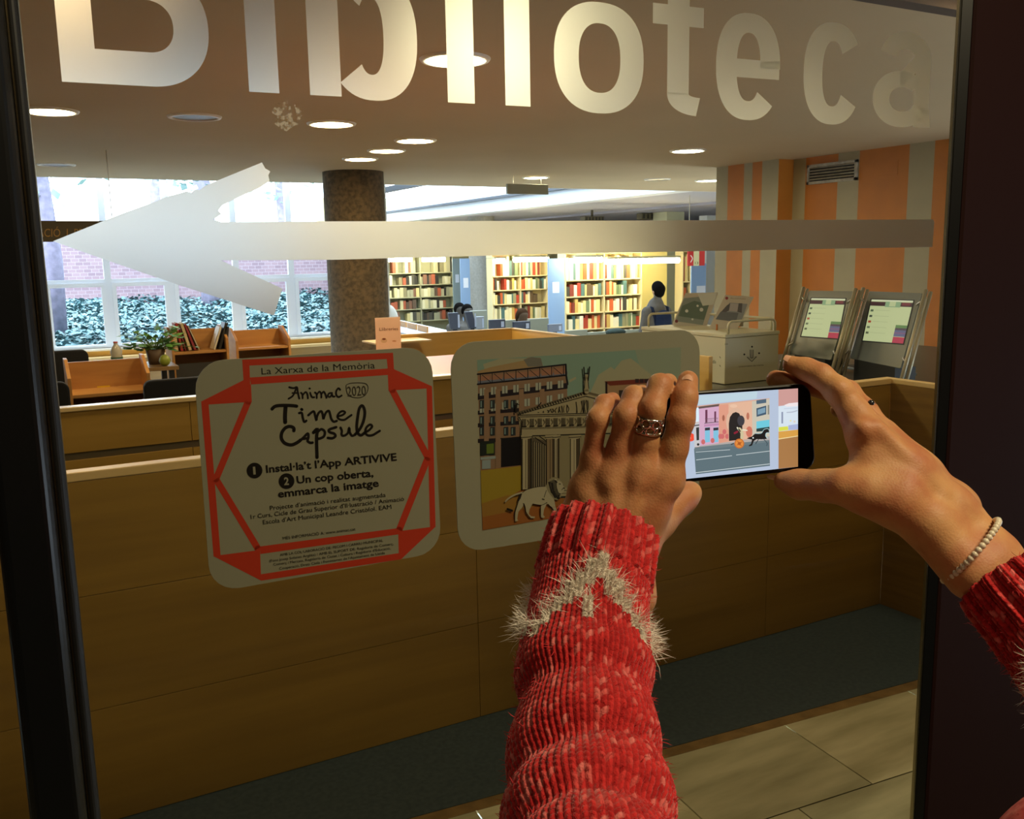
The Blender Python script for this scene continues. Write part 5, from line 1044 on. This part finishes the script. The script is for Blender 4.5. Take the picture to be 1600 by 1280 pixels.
# chariot and horse
I.disc(680, 470, 40, '3a3840', r2=58); I.stroke([(640, 545), (665, 575), (700, 570), (745, 575)], 14, 'e6e2c8'); I.stroke([(665, 560), (690, 600), (690, 655)], 34, 'cdbf98'); I.stroke([(612, 605), (640, 590)], 22, '8a1c34'); I.stroke([(655, 560), (672, 585)], 12, '17141a')
I.disc(662, 718, 54, 'c06a2c', n=22); I.disc(662, 718, 44, 'e08a3c', n=22); I.disc(662, 718, 18, 'b05a28'); I.stroke([(640, 690), (685, 745)], 6, 'a8541f'); I.stroke([(635, 735), (690, 700)], 6, 'a8541f'); I.stroke([(575, 728), (600, 715)], 10, '2a3038')
I.poly([(755, 655), (800, 640), (830, 612), (880, 605), (910, 600), (930, 570), (965, 560), (988, 590), (985, 605), (955, 600), (950, 640), (960, 668), (905, 672), (850, 670), (820, 690), (800, 740), (770, 748), (765, 740), (790, 720), (800, 675), (745, 664)], '0d0b12')
I.stroke([(835, 608), (900, 606), (930, 566), (972, 556), (990, 575)], 6, 'a8c8cc'); I.stroke([(990, 600), (955, 605), (950, 640), (975, 660)], 6, 'b0d4d8'); I.disc(812, 656, 8, 'e8f0f0'); I.stroke([(930, 672), (965, 715), (960, 740)], 8, '3c4c54'); I.stroke([(870, 672), (840, 720)], 8, '2c3840')
local(I.build('screen', m_lcd, ph_), ph_)
# ================================================================ HANDS AND SLEEVES OF THE PERSON HOLDING THE PHONE
def skin_mat():
    m = mat('skin', 'b07c58', .55, sss=.12, spec=.35); nt = m.node_tree; b = nt.nodes['Principled BSDF']
    tc = nt.nodes.new('ShaderNodeTexCoord'); n1 = nt.nodes.new('ShaderNodeTexNoise'); n1.inputs['Scale'].default_value = 34; n1.inputs['Detail'].default_value = 4
    cr = nt.nodes.new('ShaderNodeValToRGB'); cr.color_ramp.elements[0].color = (*lin('aa6a46'), 1); cr.color_ramp.elements[1].color = (*lin('bd8c5c'), 1); cr.color_ramp.elements[0].position = .34; cr.color_ramp.elements[1].position = .62
    nt.links.new(tc.outputs['Object'], n1.inputs[0]); nt.links.new(n1.outputs[0], cr.inputs[0]); nt.links.new(cr.outputs[0], b.inputs['Base Color'])
    n2 = nt.nodes.new('ShaderNodeTexVoronoi'); n2.inputs['Scale'].default_value = 620; n3 = nt.nodes.new('ShaderNodeTexNoise'); n3.inputs['Scale'].default_value = 160
    ad = nt.nodes.new('ShaderNodeMath'); ad.operation = 'ADD'; nt.links.new(n2.outputs[0], ad.inputs[0]); nt.links.new(n3.outputs[0], ad.inputs[1])
    nt.links.new(tc.outputs['Object'], n2.inputs[0]); nt.links.new(tc.outputs['Object'], n3.inputs[0])
    bp = nt.nodes.new('ShaderNodeBump'); bp.inputs['Strength'].default_value = .22; bp.inputs['Distance'].default_value = .0006; nt.links.new(ad.outputs[0], bp.inputs['Height']); nt.links.new(bp.outputs[0], b.inputs['Normal'])
    return m
m_skin = skin_mat(); m_nail = mat('fingernail', 'cf9f84', .22)
J = lambda px, py, d: onr(px, py, d)
def chain(*pts):   # (px,py,depth,r_mm)
    return [(J(*a[:3]), J(*b[:3]), a[3]/1000, b[3]/1000) for a, b in zip(pts[:-1], pts[1:])]
me_ = empty('person', (.35, .2, 0), 'person in red and white knitted jumper holding up the phone with both hands', 'person')
# ---- left hand: back of the hand towards us, fingers over the phone
W = [(918, 842, .648), (960, 850, .642), (998, 848, .650)]
palm = []
palm += chain((*W[0], 14), (905, 805, .650, 11.5), (914, 766, .648, 9.2)); palm += chain((*W[0], 14), (935, 805, .644, 11.5), (954, 748, .642, 10.0))
palm += chain((*W[1], 15), (965, 805, .641, 12), (999, 742, .639, 10.6)); palm += chain((*W[2], 14), (1010, 805, .646, 12.5), (1040, 752, .641, 10.8))
palm += chain((940, 930, .625, 19), (945, 870, .640, 17)); palm += chain((985, 930, .627, 18), (985, 870, .645, 16)); palm += chain((925, 790, .649, 12), (1015, 785, .6475, 13))
palm += chain((948, 860, .655, 15), (975, 785, .654, 14)); palm += chain((917, 762, .6485, 8.8), (955, 744, .644, 9.6), (1000, 738, .6415, 10.2), (1039, 748, .643, 10.4))
f1 = chain((914, 764, .648, 8.8), (924, 715, .642, 7.0), (934, 655, .635, 7.0), (944, 632, .644, 6.3), (957, 625, .656, 5.7))
f2 = chain((954, 746, .642, 9.6), (967, 700, .637, 7.8), (978, 650, .630, 8.0), (990, 620, .640, 7.2), (1003, 615, .656, 6.4))
f3 = chain((999, 738, .639, 10.0), (1009, 690, .634, 8.4), (1019, 640, .627, 8.4), (1031, 603, .637, 7.9), (1044, 598, .655, 6.8))
f4 = chain((1040, 748, .641, 10.4), (1053, 700, .636, 9.3), (1064, 655, .631, 8.9), (1070, 622, .633, 8.3), (1075, 595, .640, 7.2))
th = chain((1000, 842, .655, 15), (1028, 812, .664, 12.5), (1050, 790, .670, 10.6), (1068, 777, .677, 9.6), (1080, 769, .681, 7.6))
ten = []
for a, b in (((958, 820, .633), (955, 762, .6315)), ((975, 820, .631), (998, 755, .629)), ((992, 820, .635), (1034, 768, .6315)), ((940, 818, .638), (918, 775, .639))): ten += chain((*a, 1.6), (*b, 2.4))
kn = chain((954, 746, .638, 4), (955, 745, .638, 4))+chain((999, 738, .635, 4.2), (1000, 737, .635, 4.2))+chain((1039, 750, .6365, 4.2), (1040, 749, .6365, 4.2))

h1 = sdf('hand', [(.005, f1, 0), (.005, f2, .0012), (.005, f3, .0012), (.005, f4, .0012), (.010, palm, .009), (.008, th, .007), (.003, ten, .008), (.003, kn, .009)], .0011, m_skin, me_, smooth_iter=4)
local(h1, me_); h1['label'] = 'left hand, back of the hand towards the camera'
def nail(p, d, up, w_, l_, host):
    d = n_(d); up = n_(np.array(up)-d*np.dot(up, d)); s = np.cross(d, up); m = MB(); n1, n2 = 9, 9; vs = []
    for i in range(n1):
        for j in range(n2):
            a = (i/(n1-1)*2-1); b = (j/(n2-1)*2-1); x = a*math.sqrt(1-.42*b*b*(1 if b > 0 else .6)); vs.append(np.array(p)+s*x*w_+d*b*l_+up*(-.0022*x*x-.0005*b*b))
    m.add(vs, [(i*n2+j, (i+1)*n2+j, (i+1)*n2+j+1, i*n2+j+1) for i in range(n1-1) for j in range(n2-1)]); return m.build('fingernail', m_nail, host, True, fix=False)
tocam = lambda p: n_(C-np.array(p))
t_, u_ = J(1075, 593, .640), J(1070, 620, .632); ax = n_(t_-u_); nr = n_(tocam(t_)-ax*tocam(t_).dot(ax)); nail(t_-ax*.0005+nr*.0066, n_(ax-nr*.25), nr, .0044, .0048, h1)
# ---- right hand seen from the thumb side
palm = chain((1478, 795, .668, 17), (1420, 735, .672, 16), (1352, 678, .676, 13.5)); palm += chain((1490, 800, .685, 16), (1430, 735, .692, 14), (1362, 675, .693, 13))
palm += chain((1495, 800, .695, 14), (1440, 740, .708, 13), (1380, 678, .708, 11.5)); palm += chain((1450, 815, .655, 16), (1400, 782, .660, 17), (1355, 768, .664, 13.5))
palm += chain((1405, 755, .667, 16), (1358, 722, .672, 13.5)); palm += chain((1545, 868, .660, 20), (1485, 800, .672, 17)); palm += chain((1520, 895, .645, 20), (1450, 822, .658, 17)); palm += chain((1620, 960, .640, 22), (1545, 880, .652, 21))
palm += chain((1494, 782, .690, 11), (1498, 786, .690, 11))
g1 = chain((1352, 680, .676, 13), (1338, 650, .684, 11.3), (1311, 612, .692, 10.2), (1282, 587, .702, 8.8), (1260, 577, .709, 8.2), (1237, 570, .714, 7.0))
g2 = chain((1362, 675, .693, 12), (1325, 625, .712, 10.0), (1290, 604, .722, 9.2), (1250, 600, .728, 8.5), (1212, 593, .730, 7.4))
g3 = chain((1380, 680, .708, 10.5), (1352, 643, .722, 9.0), (1325, 612, .736, 8.6), (1290, 604, .748, 8.0), (1258, 606, .750, 7.0))
g4 = chain((1395, 700, .722, 9.5), (1372, 668, .742, 7.8), (1345, 645, .755, 7.4), (1310, 640, .760, 6.6))
gt = chain((1400, 782, .660, 17), (1350, 768, .664, 14), (1318, 760, .668, 11.6), (1285, 759, .682, 10.6), (1250, 757, .698, 10.0), (1224, 752, .706, 7.2))
ten = chain((1470, 770, .655, 2), (1372, 668, .664, 3))+chain((1490, 778, .680, 2.5), (1395, 680, .690, 3))
kn = chain((1346, 668, .665, 5), (1350, 672, .665, 5))+chain((1311, 607, .684, 4), (1313, 609, .684, 4))
h2 = sdf('hand', [(.012, palm, 0), (.005, g1, .006), (.005, g2, .0025), (.005, g3, .0025), (.005, g4, .0025), (.009, gt, .010), (.004, ten, .009), (.003, kn, .008)], .0011, m_skin, me_, smooth_iter=3)
local(h2, me_); h2['label'] = 'right hand seen from the thumb side'
t_, u_ = J(1237, 570, .714), J(1260, 577, .709); ax = n_(t_-u_); upv = n_(J(1240, 520, .70)-J(1240, 570, .714)); nail(t_+ax*.001+n_(upv-ax*upv.dot(ax))*.0066, ax, upv, .0048, .0055, h2)
t_, u_ = J(1224, 752, .706), J(1250, 757, .698); ax = n_(t_-u_); dv = J(1240, 800, .69)-J(1240, 750, .70); nail(t_+n_(dv-ax*n_(dv).dot(ax))*.0066, ax, dv, .0055, .006, h2)
# ---- rings
def ring_pts(c, ax, r, n=40):
    ax = n_(ax); a = n_(np.cross(ax, (.3, .2, 1))); b = np.cross(ax, a); return [c+r*(math.cos(q)*a+math.sin(q)*b) for q in np.linspace(0, 2*math.pi, n, endpoint=False)], a, b
c0, c1 = J(1013, 666, .6298), J(1018, 642, .6265); ax = n_(c1-c0); cm = J(1013.5, 662, .6296); r = .0094
rg = MB()
for off in (-.0050, .0050): P, a, b = ring_pts(cm+ax*off, ax, r); rg.tube(P, .0010, 8, closed=True)
for k in range(16):                     # openwork of little loops
    q = 2*math.pi*k/16; cen = cm+(math.cos(q)*a+math.sin(q)*b)*(r+.0002)+ax*(.0023 if k % 2 else -.0023); tn = -math.sin(q)*a+math.cos(q)*b; nn = math.cos(q)*a+math.sin(q)*b
    rg.tube([cen+(tn*math.cos(w_)+ax*math.sin(w_))*.0029-nn*.0003*math.cos(w_)**2 for w_ in np.linspace(0, 2*math.pi, 14, endpoint=False)], .0009, 6, closed=True)
o = rg.build('ring', m_silver, me_, True); local(o, me_); o['label'] = 'wide openwork silver ring on the left middle finger'
rg = MB(); c0, c1 = J(1366, 661, .716), J(1338, 628, .7285); cm = (c0+c1)/2; P, a, b = ring_pts(cm, c1-c0, .0098); rg.tube(P, .0011, 8, closed=True)
o = rg.build('ring', m_silver, me_, True); local(o, me_); o['label'] = 'thin ring on the right hand'
cj = cm+n_(J(1380, 600, .70)-cm)*.0105; o = MB().sphere(cj, .0026, 10, 8).build('gemstone', mat('dark_gem', '20242c', .1), me_, True); local(o, me_)
# ---- pearl bracelet
fa = n_(J(1445, 822, .660)-J(1555, 905, .650)); br = MB(); fx = n_(J(1553, 818, .655)-J(1480, 903, .650)); fx_ = J(1553, 818, .652)-J(1480, 903, .652); c0 = (J(1553, 818, .652)+J(1480, 903, .652))/2; fx = n_(fx_); fz = tocam(c0); fz = n_(fz-fx*fz.dot(fx)+n_(J(1560, 900, .65)-J(1520, 860, .65))*.12); nb = 46
for k in range(nb):
    q = 2*math.pi*k/nb; br.sphere(c0+fx*math.cos(q)*np.linalg.norm(fx_)*.555+fz*math.sin(q)*.0305, .0024, 10, 7)
o = br.build('bracelet', mat('pearl', 'd8cdb6', .18, coat=.5), me_, True); local(o, me_); o['label'] = 'pearl bracelet on the right wrist'

# ---- knitted sleeves
m_knit = bpy.data.materials.new('red_knit'); m_knit.use_nodes = True; nt = m_knit.node_tree; b = nt.nodes['Principled BSDF']; at = nt.nodes.new('ShaderNodeAttribute'); at.attribute_name = 'Col'
nt.links.new(at.outputs['Color'], b.inputs['Base Color']); b.inputs['Roughness'].default_value = .85; b.inputs['Sheen Weight'].default_value = .25; b.inputs['Sheen Roughness'].default_value = .4; b.inputs['Specular IOR Level'].default_value = .2
nz = nt.nodes.new('ShaderNodeTexNoise'); nz.inputs['Scale'].default_value = 900; tc = nt.nodes.new('ShaderNodeTexCoord'); nt.links.new(tc.outputs['Object'], nz.inputs[0]); bp = nt.nodes.new('ShaderNodeBump'); bp.inputs['Distance'].default_value = .0012; bp.inputs['Strength'].default_value = .6; nt.links.new(nz.outputs[0], bp.inputs['Height']); nt.links.new(bp.outputs[0], b.inputs['Normal'])
m_fuzz = mat('mohair_white', 'e8dfd2', .9); m_fuzzr = mat('mohair_red', 'c02a30', .9)
def knit(name, path, cuff, folds, motif_v, lab, seed, NC=38, row=.0048, sub=(8, 6), peak_u=0.):
    """path: list of (point, radius). Builds a stockinette tube from the cuff down, plus loose mohair hairs."""
    P = np.array([p for p, r in path]); Rr = np.array([r for p, r in path]); L_ = np.r_[0, np.cumsum(np.linalg.norm(np.diff(P, axis=0), axis=1))]
    NR = int(L_[-1]/row); nv = NR*sub[1]+1; nu = NC*sub[0]; vv = np.linspace(0, L_[-1], nv)
    # smooth interpolation of the path
    def itp(A): 
        from numpy import interp
        o_ = np.stack([interp(vv, L_, A[:, i]) for i in range(A.shape[1])], -1); k = max(3, nv//14)|1; pad = np.pad(o_, ((k//2, k//2), (0, 0)), 'reflect', reflect_type='odd'); return np.stack([np.convolve(pad[:, i], np.ones(k)/k, 'valid') for i in range(A.shape[1])], -1)
    ce = itp(P); ra = itp(Rr[:, None])[:, 0]; T = np.gradient(ce, axis=0); T /= np.linalg.norm(T, axis=1)[:, None]
    e1 = []; prev = None
    for i in range(nv):
        base = tocam(ce[i]) if prev is None else prev; e = n_(base-T[i]*base.dot(T[i])); e1.append(e); prev = e
    e1 = np.array(e1); e2 = np.cross(T, e1); u = np.arange(nu)/nu; U, V = np.meshgrid(u, vv); col = np.floor(U*NC); fx = U*NC-col-.5; rown = V/row
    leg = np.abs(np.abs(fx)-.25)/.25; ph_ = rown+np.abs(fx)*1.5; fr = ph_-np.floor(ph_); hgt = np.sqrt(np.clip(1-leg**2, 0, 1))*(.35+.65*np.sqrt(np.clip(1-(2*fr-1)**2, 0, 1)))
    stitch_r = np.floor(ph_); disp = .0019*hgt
    ucs = np.where(U > .5, U-1, U)
    inc = V < cuff; disp += np.where(inc, .0022*np.cos(2*math.pi*U*NC/2), 0)
    cy = lambda s: np.sin(2*math.pi*ucs*1+s)
    for v0, amp, wd, tl in folds: disp += .85*amp*np.exp(-((V-v0-tl*np.sin(2*math.pi*ucs))/wd)**2)*(.55+.45*np.cos(2*math.pi*(ucs-.05)))
    rad = ra[:, None]+disp+.0012*np.sin(V*55+3*np.sin(2*math.pi*U)); rad[:2] -= .004
    X = ce[:, None, :]+rad[..., None]*(np.cos(2*math.pi*U)[..., None]*e1[:, None, :]+np.sin(2*math.pi*U)[..., None]*e2[:, None, :])
    idx = np.arange(nv*nu).reshape(nv, nu); q = np.stack([idx[:-1], np.roll(idx, -1, 1)[:-1], np.roll(idx, -1, 1)[1:], idx[1:]], -1).reshape(-1, 4)
    rs = np.random.default_rng(seed); tbl = rs.random((int(stitch_r.max())+2, NC, 2)); rv_ = tbl[stitch_r.astype(int), col.astype(int), (fx > 0).astype(int)]
    c1, c2_, c3 = np.array(lin('aa1a1c')), np.array(lin('cc2c2c')), np.array(lin('e07a74')); cc_ = c1+(c2_-c1)*(rv_[..., None]*1.3).clip(0, 1); cc_ = np.where((rv_ > .78)[..., None], c2_+(c3-c2_)*((rv_-.78)/.22)[..., None]*.85, cc_)
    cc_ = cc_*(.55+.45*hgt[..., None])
    # zigzag motif in stitches
    cs = col/NC-peak_u; per = 1/3; tri = np.abs(((cs/per+.5) % 1)-.5)*2; v_z = motif_v+tri*.060+(.002*np.sin(col*2.3)); wht = (V > v_z) & (V < v_z+.013+.007*(tri < .5)) & (tri < .93)
    d2 = (tri > -.1) & (np.abs(((cs/per+.5) % 1)-.56) < .035) & (V > motif_v+.036) & (V < motif_v+.056); wht = (wht | d2) & (V > cuff*.6)
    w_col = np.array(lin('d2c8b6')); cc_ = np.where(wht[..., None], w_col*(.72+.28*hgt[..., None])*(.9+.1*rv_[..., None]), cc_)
    me = bpy.data.meshes.new(name); me.from_pydata([], [], []); vtx = X.reshape(-1, 3)
    me.vertices.add(len(vtx)); me.vertices.foreach_set('co', vtx.ravel()); me.loops.add(q.size); me.loops.foreach_set('vertex_index', q.ravel().astype(np.int32)); me.polygons.add(len(q)); me.polygons.foreach_set('loop_start', np.arange(0, q.size, 4, dtype=np.int32)); me.polygons.foreach_set('loop_total', np.full(len(q), 4, np.int32)); me.update(); me.validate()
    ca = me.color_attributes.new('Col', 'FLOAT_COLOR', 'POINT'); ca.data.foreach_set('color', np.concatenate([cc_.reshape(-1, 3), np.ones((len(vtx), 1))], 1).ravel())
    o = link(name, me, m_knit, me_, True); local(o, me_); o['label'] = lab
    # hairs
    def hairs(mask, n, l0, l1, m_, lift):
        ii = np.argwhere(mask); sel = ii[rs.integers(0, len(ii), n)]; mb = MB()
        for i, j in sel:
            p = X[i, j]; nn = n_(p-ce[i]); d = n_(nn*lift+rs.normal(0, .6, 3)); l = rs.uniform(l0, l1); b_ = n_(rs.normal(0, 1, 3)); s = n_(np.cross(d, b_))*.00016; m1 = p+d*l*.5+b_*l*.12; e = p+n_(d+b_*.5)*l
            mb.add([p-s, p+s, m1+s, m1-s], [(0, 1, 2, 3)]); mb.add([m1-s, m1+s, e], [(0, 1, 2)])
        h = mb.build('fuzz', m_, o, fix=False); h['kind'] = 'stuff'
    hairs(wht, 2600, .005, .016, m_fuzz, 1.1); hairs(~wht, 2200, .003, .007, m_fuzzr, .8)
    return o
def rpx(px, py, d, half_px): return (J(px, py, d), half_px*d/F)
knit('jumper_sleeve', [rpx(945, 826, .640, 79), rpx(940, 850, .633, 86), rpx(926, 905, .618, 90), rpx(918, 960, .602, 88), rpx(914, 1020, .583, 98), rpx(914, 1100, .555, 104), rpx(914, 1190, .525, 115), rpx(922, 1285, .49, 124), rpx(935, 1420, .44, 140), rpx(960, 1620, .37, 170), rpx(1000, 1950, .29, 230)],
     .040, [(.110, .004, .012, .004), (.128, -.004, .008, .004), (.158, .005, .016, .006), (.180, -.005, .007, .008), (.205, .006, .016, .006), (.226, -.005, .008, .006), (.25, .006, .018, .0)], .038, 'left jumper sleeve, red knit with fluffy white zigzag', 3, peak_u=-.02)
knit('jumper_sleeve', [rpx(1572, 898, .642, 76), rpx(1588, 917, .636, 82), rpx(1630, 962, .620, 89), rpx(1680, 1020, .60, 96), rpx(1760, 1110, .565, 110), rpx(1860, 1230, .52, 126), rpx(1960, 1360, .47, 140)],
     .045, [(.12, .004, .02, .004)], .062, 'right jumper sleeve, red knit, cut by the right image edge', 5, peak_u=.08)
# ---- front of the jumper, lower right corner, joining both arms
tor = sdf('jumper', [(.04, [(J(1740, 1450, .46), J(1900, 1560, .42), .058, .07), (J(1860, 1500, .43), J(2100, 2100, .33), .08, .10), (J(2000, 1500, .44), J(1960, 1360, .47), .06, .045), (J(2100, 2300, .33), J(1200, 2300, .27), .09, .07)], 0)], .006, mat('knit_body', 'a8222a', .9, c2='c8706a', scale=90, bump=.8), me_); local(tor, me_)
